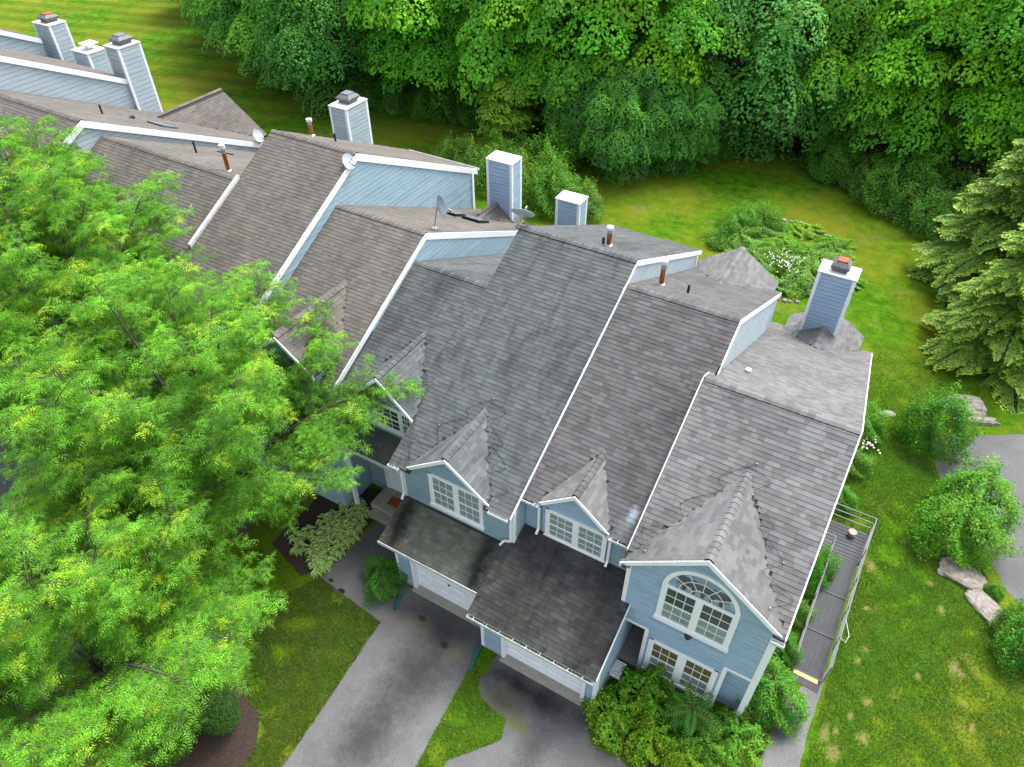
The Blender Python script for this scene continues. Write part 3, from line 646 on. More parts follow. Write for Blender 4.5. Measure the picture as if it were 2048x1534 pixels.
chA = chimney(A, -1.7, -.3, 26.85, 27.75, 2.2, 6.1, 'blue', cap='dirty', hood='rust', e=.175)
MB().tube([(-2.2, 18.3, 7.1), (-2.2, 18.3, 7.22)], .1, 8).build('roof_vent', 'dishgrey', A)
MB().box((-2.77, 11.32, -.02), (-2.1, 12.88, .06)).build('entry_slab', 'concrete', A)
lampA = MB().tube([(-.93, 11.2, 3.2), (-.93, 11.2, 3.3), (-.93, 11.2, 3.36)], [.09, .11, .04], 8).build('wall_lamp', 'black_pipe', A)

# --- unit B
B = root('townhouse', (-4.8, 18.6, 0), 'townhouse with purple-grey roof, small square-paned dormer and dark stained garage roof', 'house', 'row of attached townhouses')
core(B, 'B', -6.6, -2.9, 12.06, 26.6, 'blue')
mB = .86
partB, rfB = gable_roof(B, -6.63, -2.87, 18.65, 8.67, 11.85, 27.2, 'sh_grey', 'sh_greyB', keepf=dorm(-4.95, 6.21, mB, -6.2, -3.7, 11.9), cut=(-5.97, -3.93, 12.1), keepr=lambda c: not (abs(c.x+4.95) < (5.66+.06-c.z)*1.4 and c.y > 24.7))
cross_gable(B, partB, rfB, -4.95, 6.21, -6.24, -3.66, 6.21-mB*1.29, 11.88, 14.1, 'sh_grey', above('B'), 'sh_greyB')
cross_gable(B, partB, rfB, -4.95, 5.66, -6.75, -3.15, 5.66-1.8*.66, 27.9, 24.5, 'sh_grey', above('B'))
rfB.finish(170)
wB = MB().prism([(-6.05, 12.05, 3.2), (-3.85, 12.05, 3.2), (-3.85, 12.05, 5.15), (-4.95, 12.05, 6.05), (-6.05, 12.05, 5.15)], (0, .8, 0)).build('dormer_wall', 'blue', B)
clapboards(wB, [(-6.0, 3.3), (-3.9, 3.3), (-3.9, 5.2), (-4.95, 6.07), (-6.0, 5.2)], 'y', 12.05, -1, .105, 'blue', [(-5.85, -3.95, 3.65, 4.85)])
clapboards(wB, [(-6.6, 3.3), (-6.07, 3.3), (-6.07, 5.1), (-6.6, 5.1)], 'y', 12.056, -1, .105, 'blue')
clapboards(wB, [(-3.83, 3.3), (-2.95, 3.3), (-2.95, 5.1), (-3.83, 5.1)], 'y', 12.056, -1, .105, 'bluegrey')
for sx, x_e in ((-1, -6.26), (1, -3.64)): rake(B, (-4.95, 11.88, 6.19), (x_e, 11.88, 6.19-mB*abs(x_e+4.95)), .045, .15)
window(B, [-5.9, -4.9, -3.9], 3.60, 4.92, 12.04, .11, blind='screen')
gutter(B, -6.62, -6.18, 11.84, 5.19, debris=True); gutter(B, -3.72, -3.12, 11.84, 5.19, debris=True)
downspout(B, [(-6.1, 11.78, 5.1), (-6.1, 11.95, 4.9), (-6.1, 11.95, 3.85), (-6.1, 11.8, 3.72)]); downspout(B, [(-3.78, 11.78, 5.1), (-3.78, 11.95, 4.9), (-3.78, 11.95, 3.85), (-3.78, 11.8, 3.72)])
clapboards(partB, side_poly('B', 'A', 17.6, 26.6), 'x', -2.89, 1, .19, 'fadedblue')
rakes(B, 'B', -2.88, None, 27.2, .1, .2); rake(B, (-2.87, 16.5, 7.55), (-2.87, 18.65, 8.65), .04, .16)
flue(B, -6.03, 20.44, 7.79, 1.0); stack(B, -5.07, 20.47, 7.78, .33)
# garage of B
G2 = MB().box((-6.72, 9.52, 0), (-5.92, 9.7, 2.55)).box((-3.20, 9.52, 0), (-2.78, 9.7, 2.55)).box((-5.92, 9.52, 2.08), (-3.2, 9.7, 2.55)).prism([(-6.72, 9.7, 0), (-6.72, 12.1, 0), (-6.72, 12.1, 3.55), (-6.72, 9.7, 2.55)], (.12, 0, 0)).prism([(-2.90, 9.7, 0), (-2.90, 12.9, 0), (-2.90, 12.9, 2.7), (-2.90, 11.3, 3.2), (-2.90, 9.7, 2.55)], (.12, 0, 0)).build('garage_wall', 'blue', B)
clapboards(G2, [(-6.66, .15), (-6.05, .15), (-6.05, 2.5), (-6.66, 2.5)], 'y', 9.515, -1, .105, 'blue'); clapboards(G2, [(-3.06, .15), (-2.86, .15), (-2.86, 2.5), (-3.06, 2.5)], 'y', 9.515, -1, .105, 'blue')
clapboards(G2, [(9.62, .0), (11.3, .0), (11.3, 3.2), (9.62, 2.55)], 'x', -2.78, 1, .105, 'paleblue'); clapboards(G2, [(11.3, .0), (12.85, .0), (12.85, 2.45), (11.3, 2.45)], 'x', -2.78, 1, .105, 'paleblue')
for (a, b) in (((-6.75, 9.48, .1), (-6.64, 9.6, 2.45)), ((-2.87, 9.48, .02), (-2.745, 9.62, 2.5))): MB().box(a, b).build('corner_board', 'white', B)
MB().box((-6.74, 9.5, -.05), (-5.95, 9.6, .12)).build('foundation', 'concrete', B)
garage_door(B, -5.89, -3.23, 2.05, 9.53)
mg = .43; L2 = 12.05-9.15
gr2 = MB().hexa([(-6.95, 9.15, 2.32), (-2.72, 9.15, 2.32), (-2.72, 12.05, 2.32+mg*L2), (-6.95, 12.05, 2.32+mg*L2), (-6.95, 9.15, 2.428), (-2.72, 9.15, 2.428), (-2.72, 12.05, 2.428+mg*L2), (-6.95, 12.05, 2.428+mg*L2)]).build('garage_roof', 'dark', B)
rg2 = Roof(B, gr2, 'sh_garage_dark'); rg2.slope((-6.95, 9.12, 2.425), (1, 0, 0), (0, 1, mg), 4.23, (L2+.03)*math.hypot(1, mg), lambda c: not (c.x > -2.95 and c.y > 11.3)); rg2.finish(130)
rake(B, (-2.72, 9.15, 2.42), (-2.72, 11.28, 2.42+mg*2.13), .03, .12); gutter(B, -6.9, -2.76, 9.13, 2.40, debris=True)

# --- unit C
Cu = root('townhouse', (-8.8, 19.4, 0), 'townhouse with tall blue-grey roof, double window gable and mossy garage roof', 'house', 'row of attached townhouses')
wC = core(Cu, 'C', -10.8, -6.66, 11.42, 27.2, 'bluegrey')
mC = .78
partC, rfC = gable_roof(Cu, -11.02, -6.62, 19.40, 9.17, 11.1, 27.7, 'sh_green', keepf=dorm(-8.88, 6.18, mC, -10.6, -7.2, 11.2), cut=(-10.24, -7.52, 11.46))
cross_gable(Cu, partC, rfC, -8.88, 6.18, -10.66, -7.24, 6.18-mC*1.78, 11.2, 13.9, 'sh_green', above('C'))
rfC.finish(170)
MB().prism([(-10.6, 11.415, 4.7), (-7.2, 11.415, 4.7), (-8.88, 11.415, 6.03)], (0, 1.2, 0)).build('gable_wall', 'bluegrey', Cu)
clapboards(wC, [(-10.75, 3.05), (-6.72, 3.05), (-6.72, 4.72), (-7.3, 4.8), (-8.88, 6.02), (-10.5, 4.8), (-10.75, 4.75)], 'y', 11.41, -1, .105, 'bluegrey', [(-9.65, -7.8, 3.45, 4.9)])
clapboards(wC, [(11.45, 3.2), (12.05, 3.2), (12.05, 5.0), (11.45, 4.9)], 'x', -6.655, 1, .105, 'paleblue')
for (a, b) in (((-10.84, 11.37, 3.1), (-10.72, 11.5, 4.75)), ((-6.74, 11.37, 3.2), (-6.62, 11.5, 4.9))): MB().box(a, b).build('corner_board', 'white', Cu)
for sx, x_e in ((-1, -10.68), (1, -7.22)): rake(Cu, (-8.88, 11.2, 6.16), (x_e, 11.2, 6.16-mC*abs(x_e+8.88)), .045, .15)
window(Cu, [-9.72, -8.72, -7.73], 3.40, 4.95, 11.40, .11, blind='screen', blind_lo='screen')
gutter(Cu, -11.0, -10.62, 11.09, 4.93); gutter(Cu, -7.3, -6.66, 11.09, 4.93)
downspout(Cu, [(-10.78, 11.05, 4.85), (-10.78, 11.3, 4.6), (-10.78, 11.3, 3.4), (-10.74, 11.1, 3.25)]); downspout(Cu, [(-6.72, 11.05, 4.85), (-6.72, 11.32, 4.6), (-6.72, 11.32, 3.5), (-6.95, 11.3, 3.4), (-7.05, 11.2, 3.22)])
clapboards(partC, side_poly('C', 'B', 18.4, 27.1), 'x', -6.65, 1, .19, 'fadedblue')
rakes(Cu, 'C', -6.63, 11.1, 27.7, .1, .2); MB().box((-6.68, 27.05, 3.4), (-6.6, 27.2, 5.1)).build('corner_board', 'white', Cu)
flue(Cu, -8.22, 20.75, 8.5, .78); stack(Cu, -8.47, 20.85, 8.46, .28, .05)
G1 = MB().box((-10.5, 10.17, 0), (-9.83, 10.35, 2.6)).box((-7.17, 10.17, 0), (-6.9, 10.35, 2.6)).box((-9.83, 10.17, 2.08), (-7.17, 10.35, 2.6)).prism([(-10.5, 10.35, 0), (-10.5, 11.45, 0), (-10.5, 11.45, 3.1), (-10.5, 10.35, 2.6)], (.12, 0, 0)).build('garage_wall', 'blue', Cu)
clapboards(G1, [(-10.42, .15), (-9.98, .15), (-9.98, 2.55), (-10.42, 2.55)], 'y', 10.165, -1, .105, 'blue')
MB().box((-10.53, 10.13, .1), (-10.42, 10.25, 2.5)).build('corner_board', 'white', Cu); MB().box((-10.52, 10.15, -.05), (-9.9, 10.25, .12)).build('foundation', 'concrete', Cu)
garage_door(Cu, -9.8, -7.2, 2.05, 10.18)
L1 = 11.42-9.85
gr1 = MB().hexa([(-10.82, 9.85, 2.39), (-6.98, 9.85, 2.39), (-6.98, 11.42, 2.39+mg*L1), (-10.82, 11.42, 2.39+mg*L1), (-10.82, 9.85, 2.498), (-6.98, 9.85, 2.498), (-6.98, 11.42, 2.498+mg*L1), (-10.82, 11.42, 2.498+mg*L1)]).build('garage_roof', 'dark', Cu)
rg1 = Roof(Cu, gr1, 'sh_garage_moss'); rg1.slope((-10.82, 9.82, 2.495), (1, 0, 0), (0, 1, mg), 3.84, (L1+.03)*math.hypot(1, mg)); rg1.finish(130)
rake(Cu, (-10.85, 9.8, 2.49), (-6.98, 9.8, 2.49), .03, .13, 'white_old', 'fascia')

# --- unit D
D = root('townhouse', (-12.5, 17.2, 0), 'townhouse with grey-green roof, arched dormer window and covered front porch', 'house', 'row of attached townhouses')
wD = core(D, 'D', -14.05, -11.0, 13.1, 27.2, 'bluegrey'); mD = .95
MB().box((-14.05, 12.64, 3.6), (-11.0, 14.0, 5.5)).build('wall', 'bluegrey', D)
partD, rfD = gable_roof(D, -14.1, -10.98, 17.2, 7.98, 12.35, 27.5, 'sh_green', keepf=dorm(-12.25, 6.95, mD, -13.6, -10.9, 12.4), cut=(-13.55, -10.99, 12.68))
cross_gable(D, partD, rfD, -12.25, 6.95, -13.6, -10.9, 6.95-mD*1.35, 12.4, 15.5, 'sh_green', lambda c: c.z > zprof('D', c.y)-.02 and c.x < -10.97)
rfD.finish(120)
wDd = MB().prism([(-13.45, 12.63, 4.0), (-11.03, 12.63, 4.0), (-11.03, 12.63, 5.75), (-12.25, 12.63, 6.8), (-13.45, 12.63, 5.75)], (0, 1.2, 0)).build('dormer_wall', 'bluegrey', D)
clapboards(wDd, [(-13.95, 4.1), (-11.03, 4.1), (-11.03, 5.6), (-12.25, 6.7), (-13.4, 5.6), (-13.95, 5.45)], 'y', 12.62, -1, .105, 'bluegrey', [(-13.15, -11.2, 4.6, 5.6)])
window(D, [-13.2, -12.75, -11.65, -11.15], 4.5, 5.55, 12.61, .09, arch=.78, blind='interior', mull=.1)
for sx, x_e in ((-1, -13.63), (1, -10.95)): rake(D, (-12.25, 12.4, 6.93), (x_e, 12.4, 6.93-mD*abs(x_e+12.25)), .045, .15)
pr = MB().hexa([(-13.95, 11.75, 3.62), (-10.99, 11.75, 3.62), (-10.99, 12.64, 4.15), (-13.95, 12.64, 4.15), (-13.95, 11.75, 3.74), (-10.99, 11.75, 3.74), (-10.99, 12.64, 4.27), (-13.95, 12.64, 4.27)]).build('porch_roof', 'dark', D)
rp = Roof(D, pr, 'sh_green'); rp.slope((-13.95, 11.72, 3.73), (1, 0, 0), (0, 1, .6), 2.96, 1.04); rp.finish(60)
rake(D, (-13.98, 11.7, 3.72), (-10.99, 11.7, 3.72), .03, .14, 'white_old', 'fascia')
MB().box((-13.9, 11.85, 0), (-13.76, 11.99, 3.6)).build('porch_post', 'white', D)
clapboards(wD, [(-14.0, .3), (-11.02, .3), (-11.02, 3.6), (-14.0, 3.6)], 'y', 13.09, -1, .105, 'bluegrey', [(-13.2, -12.1, .3, 2.6)])
dr = MB().box((-13.1, 13.02, .42), (-12.3, 13.08, 2.45)).build('front_door', 'white', D)
for i in range(2):
    for j in range(3): MB().box((-13.0+i*.36, 13.005, .55+j*.62), (-12.7+i*.36, 13.02, 1.05+j*.62)).build('door_panel', 'white_cap', dr)
MB().box((-12.25, 13.02, .42), (-12.05, 13.07, 2.45)).build('sidelight', 'white', D); MB().box((-12.21, 13.0, 1.0), (-12.09, 13.02, 2.3)).build('sidelight_pane', 'interior', D)
MB().box((-13.22, 12.99, .42), (-13.1, 13.07, 2.55)).box((-12.07, 12.99, .42), (-11.97, 13.07, 2.55)).box((-13.22, 12.98, 2.45), (-11.97, 13.07, 2.6)).build('door_trim', 'white', D)
st = MB().box((-13.3, 12.05, 0), (-11.6, 13.05, .4)).box((-13.2, 11.72, 0), (-11.7, 12.05, .2)).build('stoop', 'concrete', D, bevel=.02)
MB().box((-12.75, 12.35, .402), (-12.2, 12.75, .425)).build('door_mat', 'mat_red', None, label='rust red doormat on the concrete stoop under the porch', cat='doormat')
chimney(D, -13.85, -12.65, 27.8, 28.6, 0, 5.62, 'blue', cap='white', e=.19)

# --- unit E
E_ = root('townhouse', (-16.1, 18, 0), 'brown-roofed townhouse with two skylights on its rear slope', 'house', 'row of attached townhouses')
wE = core(E_, 'E', -18.15, -14.12, 11.6, 27.2, 'paleblue')
partE, rfE = gable_roof(E_, -18.19, -14.08, 17.95, 8.74, 11.2, 27.6, 'sh_brown', keepf=dorm(-15.9, 7.5, .8, -17.4, -14.5, 11.9), cut=(-17.3, -14.6, 12.4), keepr=lambda c: not (abs(c.x+16.25) < (5.45+.05-c.z)*1.1 and c.y > 24.6))
cross_gable(E_, partE, rfE, -15.9, 7.5, -17.4, -14.5, 6.3, 11.9, 15.8, 'sh_brown', above('E'))
cross_gable(E_, partE, rfE, -16.25, 5.45, -17.4, -15.1, 5.45-1.15*.85, 27.0, 24.4, 'sh_brown', above('E'))
rfE.finish(150)
MB().prism([(-17.2, 12.1, 3.0), (-14.7, 12.1, 3.0), (-14.7, 12.1, 6.4), (-15.9, 12.1, 7.3), (-17.2, 12.1, 6.3)], (0, 1.5, 0)).build('dormer_wall', 'paleblue', E_)
for sx, x_e in ((-1, -17.42), (1, -14.48)): rake(E_, (-15.9, 11.9, 7.48), (x_e, 11.9, 7.48-.8*abs(x_e+15.9)), .045, .16)
window(E_, [-16.8, -15.9, -15.0], 4.4, 5.9, 12.09, .1, blind='interior')
clapboards(partE, side_poly('E', 'D', 14.5, 27.1), 'x', -14.1, 1, .19, 'paleblue')
rakes(E_, 'E', -14.09, 11.2, 27.6, .22, .26)
for (x, y) in ((-16.9, 23.6), (-15.75, 23.7)):
    z = zprof('E', y); sk = MB().hexa([(x-.45, y-.4, zprof('E', y-.4)), (x+.45, y-.4, zprof('E', y-.4)), (x+.45, y+.4, zprof('E', y+.4)), (x-.45, y+.4, zprof('E', y+.4)), (x-.45, y-.4, zprof('E', y-.4)+.13), (x+.45, y-.4, zprof('E', y-.4)+.13), (x+.45, y+.4, zprof('E', y+.4)+.13), (x-.45, y+.4, zprof('E', y+.4)+.13)]).build('skylight', 'black_pipe', E_)
    MB().hexa([(x-.38, y-.33, zprof('E', y-.33)+.132), (x+.38, y-.33, zprof('E', y-.33)+.132), (x+.38, y+.33, zprof('E', y+.33)+.132), (x-.38, y+.33, zprof('E', y+.33)+.132), (x-.38, y-.33, zprof('E', y-.33)+.145), (x+.38, y-.33, zprof('E', y-.33)+.145), (x+.38, y+.33, zprof('E', y+.33)+.145), (x-.38, y+.33, zprof('E', y+.33)+.145)]).build('skylight_pane', 'dishdark', sk)
chimney(E_, -16.75, -15.45, 26.35, 27.2, 2, 7.5, 'blue', cap='white', e=.185)

# --- unit F
F_ = root('townhouse', (-20.3, 19.4, 0), 'tallest brown-roofed townhouse with a wide pale blue side wall', 'house', 'row of attached townhouses')
core(F_, 'F', -22.36, -18.2, 11.6, 27.2, 'paleblue')
partF, rfF = gable_roof(F_, -22.41, -18.14, 19.4, 10.22, 11.2, 27.6, 'sh_brown'); rfF.finish(150)
clapboards(partF, side_poly('F', 'E', 12.0, 27.15), 'x', -18.19, 1, .19, 'paleblue')
rakes(F_, 'F', -18.15, 11.2, 27.6, .26, .3); MB().box((-18.22, 27.1, 3), (-18.1, 27.25, 6.3)).build('corner_board', 'white', F_); gutter(F_, -22.3, -18.1, 27.75, 6.17)
flue(F_, -22.22+.15, 21.11, 9.38, .75); stack(F_, -21.28, 21.62, 9.13, .36)
rake(F_, (-22.46, 14.2, zprof('F', 14.2)+.14), (-22.46, 17.2, zprof('F', 17.2)+.14), .14, .3, 'white_old', 'parapet_board')

# --- unit G
G_ = root('townhouse', (-26.5, 17.2, 0), 'wide brown-roofed townhouse with a hooded pale chimney and rusty flue', 'house', 'row of attached townhouses')
core(G_, 'G', -30.6, -22.45, 11.6, 26.2, 'paleblue')
partG, rfG = gable_roof(G_, -30.63, -22.43, 17.23, 9.04, 11.2, 26.6, 'sh_brown'); rfG.finish(100)
flue(G_, -23.92, 17.99, 8.67, 1.15); stack(G_, -28.22, 19.8, 7.78, .55)
MB().bar((-24.3, 18.0, 9.45), (-23.5, 18.1, 9.45), .04, .04).build('antenna_bar', 'black_pipe', G_)
chimney(G_, -26.2, -25.12, 26.6, 28.2, 0, 8.0, 'fadedblue', cap='dirty', hood=True, e=.2)

# --- unit H
H_ = root('townhouse', (-34.7, 16.6, 0), 'brown-roofed townhouse with a long white rake board and rear cross gable', 'house', 'row of attached townhouses')
core(H_, 'H', -38.8, -30.7, 11.6, 26.4, 'fadedblue')
partH, rfH = gable_roof(H_, -38.84, -30.6, 16.57, 9.95, 11.2, 26.8, 'sh_brown', keepr=lambda c: not (abs(c.x+36) < (6.65+.05-c.z)*1.35 and c.y > 23.2))
cross_gable(H_, partH, rfH, -36.0, 6.65, -38.8, -33.0, 6.65-2.8*.7, 28.1, 23.0, 'sh_brown', above('H')); rfH.finish(60)
clapboards(partH, side_poly('H', 'G', 12.0, 26.3), 'x', -30.69, 1, .2, 'fadedblue')
rakes(H_, 'H', -30.60, 11.2, 26.8, .28, .3)
stack(H_, -34.07, 19.58, 8.48, .45); stack(H_, -33.94, 20.9, 7.83, .12, .12)
MB().hexa([(-33.0, 21.0, 7.7), (-31.8, 21.0, 7.7), (-31.8, 21.7, 7.36), (-33.0, 21.7, 7.36), (-33.0, 21.0, 7.88), (-31.8, 21.0, 7.88), (-31.8, 21.7, 7.54), (-33.0, 21.7, 7.54)]).build('skylight', 'dishdark', H_)

# --- units I and J (far end)
I_ = root('townhouse', (-43, 17, 0), 'far townhouse with weathered side wall and a tall hooded chimney', 'house', 'row of attached townhouses')
core(I_, 'I', -46, -38.95, 11.6, 25.6, 'fadedblue')
partI, rfI = gable_roof(I_, -46.1, -38.86, 17.0, 11.45, 11.2, 25.4, 'sh_brown'); rfI.finish(0)
clapboards(partI, side_poly('I', 'H', 12.0, 25.2), 'x', -38.94, 1, .22, 'fadedblue'); rakes(I_, 'I', -38.86, 11.2, 25.4, .28, .3)
chimney(I_, -39.85, -38.72, 24.4, 25.8, 2, 9.35, 'fadedblue', cap='dirty', hood=True, e=.24)
chimney(I_, -45.9, -44.4, 26.0, 27.2, 2, 7.75, 'fadedblue', cap='dirty', e=.24)
MB().box((-45.3, 26.5, 7.9), (-44.9, 26.9, 8.1)).box((-45.5, 26.3, 8.1), (-44.7, 27.1, 8.16)).build('chimney_cover', 'white_cap', I_)
gutter(I_, -39, -37.9, 26.2, 5.3); downspout(I_, [(-38.3, 26.1, 5.2), (-38.6, 26, 4.8), (-38.6, 26, 2)])
J_ = root('townhouse', (-52, 18, 0), 'farthest townhouse at the row end beside the striped lawn', 'house', 'row of attached townhouses')
core(J_, 'J', -56, -48.1, 11.6, 25.6, 'fadedblue')
partJ, rfJ = gable_roof(J_, -56, -48.0, 18, 11.98, 11.2, 25.6, 'sh_brown'); rfJ.finish(0)
clapboards(partJ, side_poly('J', 'I', 17.5, 25.5), 'x', -48.09, 1, .24, 'fadedblue'); rakes(J_, 'J', -48.0, 11.2, 25.6, .28, .3)
chimney(J_, -48.85, -47.3, 26.0, 27.1, 2, 8.9, 'fadedblue', cap='dirty', hood='rust', e=.24)

# ------------------------------------------------------------------ heating cables on the eaves
def cable(rt, k, pts, clips):
    P = [Vector((x, y, zprof(k, y)+.045)) if z is None else Vector((x, y, z)) for (x, y, z) in pts]; out = []
    for i in range(len(P)-1):
        p0, p1, p2, p3 = P[max(i-1, 0)], P[i], P[i+1], P[min(i+2, len(P)-1)]
        for s in range(6):
            t = s/6; out.append(.5*((2*p1)+(p2-p0)*t+(2*p0-5*p1+4*p2-p3)*t*t+(3*p1-p0-3*p2+p3)*t**3))
    out.append(P[-1]); c = MB().tube(out, .0065, 5).build('heat_cable', 'cable', rt)
    for i in range(0, len(P), clips): p = P[i]; MB().box((p.x-.014, p.y-.018, p.z-.015), (p.x+.014, p.y+.018, p.z+.02)).build('cable_clip', 'alu', c)
def loops(rt, k, xe, ye, xj, yj, n, amp, side, xc, zp, m):
    """wavy cable about the valley line from (xe,ye) to (xj,yj)"""
    pts = []
    for i in range(2*n+1):
        t = i/(2*n); x = xe+(xj-xe)*t; y = ye+(yj-ye)*t; o = amp*(1 if i % 2 else -.8)*(1-.3*t)
        px = x+side*o; py = y+.12*math.sin(i*2.1); zm = zprof(k, py)+.045; zd = zp-m*abs(px-xc)+.05
        pts.append((px, py, max(zm, zd)))
    cable(rt, k, pts, 3)
loops(A, 'A', 1.0, 11.35, -.9, 14.5, 4, .38, 1, -.97, 7.13, mA); loops(A, 'A', -2.9, 11.35, -1.05, 14.5, 3, .35, -1, -.97, 7.13, mA)
loops(Cu, 'C', -7.2, 11.3, -8.7, 13.9, 4, .36, 1, -8.88, 6.18, mC); loops(Cu, 'C', -10.6, 11.3, -9.0, 13.9, 3, .32, -1, -8.88, 6.18, mC)
loops(D, 'D', -11.15, 12.8, -12.1, 15.2, 4, .3, 1, -12.25, 6.95, mD)

# ------------------------------------------------------------------ satellite dishes
def dish(base, centre, dirv, r, mat, label):
    rt = root('satellite_dish', base, label, 'satellite dish', 'satellite dishes'); c = Vector(centre); d = Vector(dirv).normalized()
    a = d.cross(Vector((0, 0, 1))).normalized(); b_ = a.cross(d).normalized(); V = []; Q = []; n = 20; rings = 5
    for side in (0, 1):
        for j in range(rings+1):
            q = j/rings
            for k in range(n):
                t = 2*math.pi*k/n; V.append(c + a*(r*q*math.cos(t)) + b_*(r*1.1*q*math.sin(t)) + d*(r*.22*q*q - .015*side))
        o = side*(rings+1)*n
        for j in range(rings):
            for k in range(n): Q.append((o+j*n+k, o+j*n+(k+1) % n, o+(j+1)*n+(k+1) % n, o+(j+1)*n+k))
    o2 = (rings+1)*n
    for k in range(n): Q.append((rings*n+k, rings*n+(k+1) % n, o2+rings*n+(k+1) % n, o2+rings*n+k))
    me = np_mesh('reflector', [tuple(v) for v in V], Q); mesh_obj('reflector', me, mat, rt)
    foot = Vector(base); MB().tube([foot, foot+Vector((0, 0, .12)), c-d*.12, c-d*.02], .022, 8).build('mast', 'steel', rt)
    MB().bar(c-d*.08, c-d*.01, .14, .14).build('bracket', 'steel', rt)
    tip = c+d*(r*1.0)-b_*(r*.75); MB().tube([c-b_*r*.95, tip], .014, 6).build('feed_arm', 'steel', rt)
    MB().bar(tip-b_*.02, tip+(c-tip).normalized()*.14, .06, .06).build('feed_horn', 'alu', rt)
    MB().box((foot.x-.09, foot.y-.09, foot.z-.04), (foot.x+.09, foot.y+.09, foot.z+.02)).build('foot_plate', 'steel', rt)
dish((-14.6, 19.2, 8.15), (-14.33, 19.25, 9.1), (.9, .35, .35), .36, 'dishdark', 'dark satellite dish on a tripod mast atop the brown roof ridge')
dish((-11.05, 19.3, 9.2), (-11.1, 19.65, 9.45), (-.15, .75, .75), .42, 'dishgrey', 'light grey satellite dish tipped upward at the grey roof ridge end')
dish((-18.2, 18.7, 9.75), (-18.2, 18.95, 10.05), (.8, -.1, .45), .27, 'dishgrey', 'small pale satellite dish on the white rake of the tallest roof')
dish((-30.6, 25.4, 5.62), (-30.6, 25.4, 5.98), (.8, .1, .4), .32, 'dishgrey', 'pale satellite dish at the rear eave beside the cross gable')

# ------------------------------------------------------------------ access ramp beside the end unit
RP = root('access_ramp', (2.5, 16, 0), 'dark metal wheelchair ramp with aluminium railings beside the end townhouse', 'ramp')
y0r, y1r, z1r = 13.75, 18.1, .85
def zr_(y): return .06+(z1r-.06)*(y-y0r)/(y1r-y0r)
ns = 3
for i in range(ns):
    ya, yb = y0r+(y1r-y0r)*i/ns+.01, y0r+(y1r-y0r)*(i+1)/ns-.01; za, zb = zr_(ya), zr_(yb)
    dk = MB().hexa([(2.1, ya, za-.06), (3.02, ya, za-.06), (3.02, yb, zb-.06), (2.1, yb, zb-.06), (2.1, ya, za), (3.02, ya, za), (3.02, yb, zb), (2.1, yb, zb)]).build('deck_panel', 'ramp_grey', RP)
    for j in range(6): x = 2.15+j*.164; MB().hexa([(x, ya, za), (x+.02, ya, za), (x+.02, yb, zb), (x, yb, zb), (x, ya, za+.012), (x+.02, ya, za+.012), (x+.02, yb, zb+.012), (x, yb, zb+.012)]).build('grip_rib', 'rib_grey', dk)
    MB().box((2.1, ya-.02, za-.02), (3.02, ya+.03, za+.025)).build('joint_bar', 'rib_grey', dk)
pl_ = MB().box((1.3, 18.1, .78), (3.12, 19.55, .85)).build('landing', 'ramp_grey', RP)
for j in range(9): MB().box((1.35, 18.2+j*.155, .85), (3.08, 18.23+j*.155, .865)).build('grip_rib', 'rib_grey', pl_)
for (x, y) in ((1.4, 19.45), (3.02, 19.45), (3.02, 18.2), (1.4, 18.2)): MB().box((x-.03, y-.03, 0), (x+.03, y+.03, .8)).build('leg', 'alu', RP)
fl = MB().hexa([(2.08, 13.4, .01), (3.0, 13.35, .01), (3.02, 13.78, .01), (2.1, 13.78, .01), (2.08, 13.4, .02), (3.0, 13.35, .02), (3.02, 13.78, .075), (2.1, 13.78, .075)]).build('entry_plate', 'ramp_grey', RP)
MB().hexa([(2.18, 13.62, .05), (2.92, 13.6, .05), (2.92, 13.74, .06), (2.18, 13.76, .06), (2.18, 13.62, .065), (2.92, 13.6, .065), (2.92, 13.74, .082), (2.18, 13.76, .082)]).build('safety_strip', 'yellow', RP)
def railrun(pts, hs=(.9, .62, .34)):
    for h in hs: MB().tube([(p[0], p[1], p[2]+h) for p in pts], .017, 8).build('rail', 'alu', RP)
    for a, b in zip(pts[:-1], pts[1:]):
        L = math.hypot(b[0]-a[0], b[1]-a[1]); n = max(1, round(L/1.2))
        for k in range(n+1): t = k/n; p = [a[i]+(b[i]-a[i])*t for i in range(3)]; MB().tube([(p[0], p[1], p[2]-.02), (p[0], p[1], p[2]+.9)], .018, 8).build('post', 'alu', RP)
railrun([(3.06, 13.8, .06), (3.06, 18.1, .85), (3.12, 19.55, .85)]); railrun([(3.12, 19.55, .85), (1.35, 19.55, .85)])
railrun([(2.06, 13.8, .06), (2.06, 18.1, .85)], (.9, .45)); railrun([(2.06, 18.1, .85), (1.5, 18.1, .85)], (.9, .5))
MB().tube([(3.1, 16.2, .5), (3.3, 16.0, .2), (3.45, 15.8, .03), (3.4, 15.5, .02), (3.2, 15.6, .02)], .012, 6).build('cord', 'white', None, label='white cord looped on the grass beside the ramp', cat='cord')
MB().box((1.42, 18.25, .866), (1.72, 18.7, 1.25)).box((1.40, 18.23, 1.25), (1.74, 18.72, 1.29)).build('storage_box', 'white_cap', None, bevel=.02, label='white lidded storage box on the ramp landing', cat='box')
pot = root('plant_pot', (2.6, 19.2, .866), 'small terracotta pot with a green plant on the ramp landing', 'pot')
MB().tube([(2.6, 19.2, .87), (2.6, 19.2, 1.05), (2.6, 19.2, 1.07)], [.10, .14, .145], 12).build('pot', 'concrete', pot)

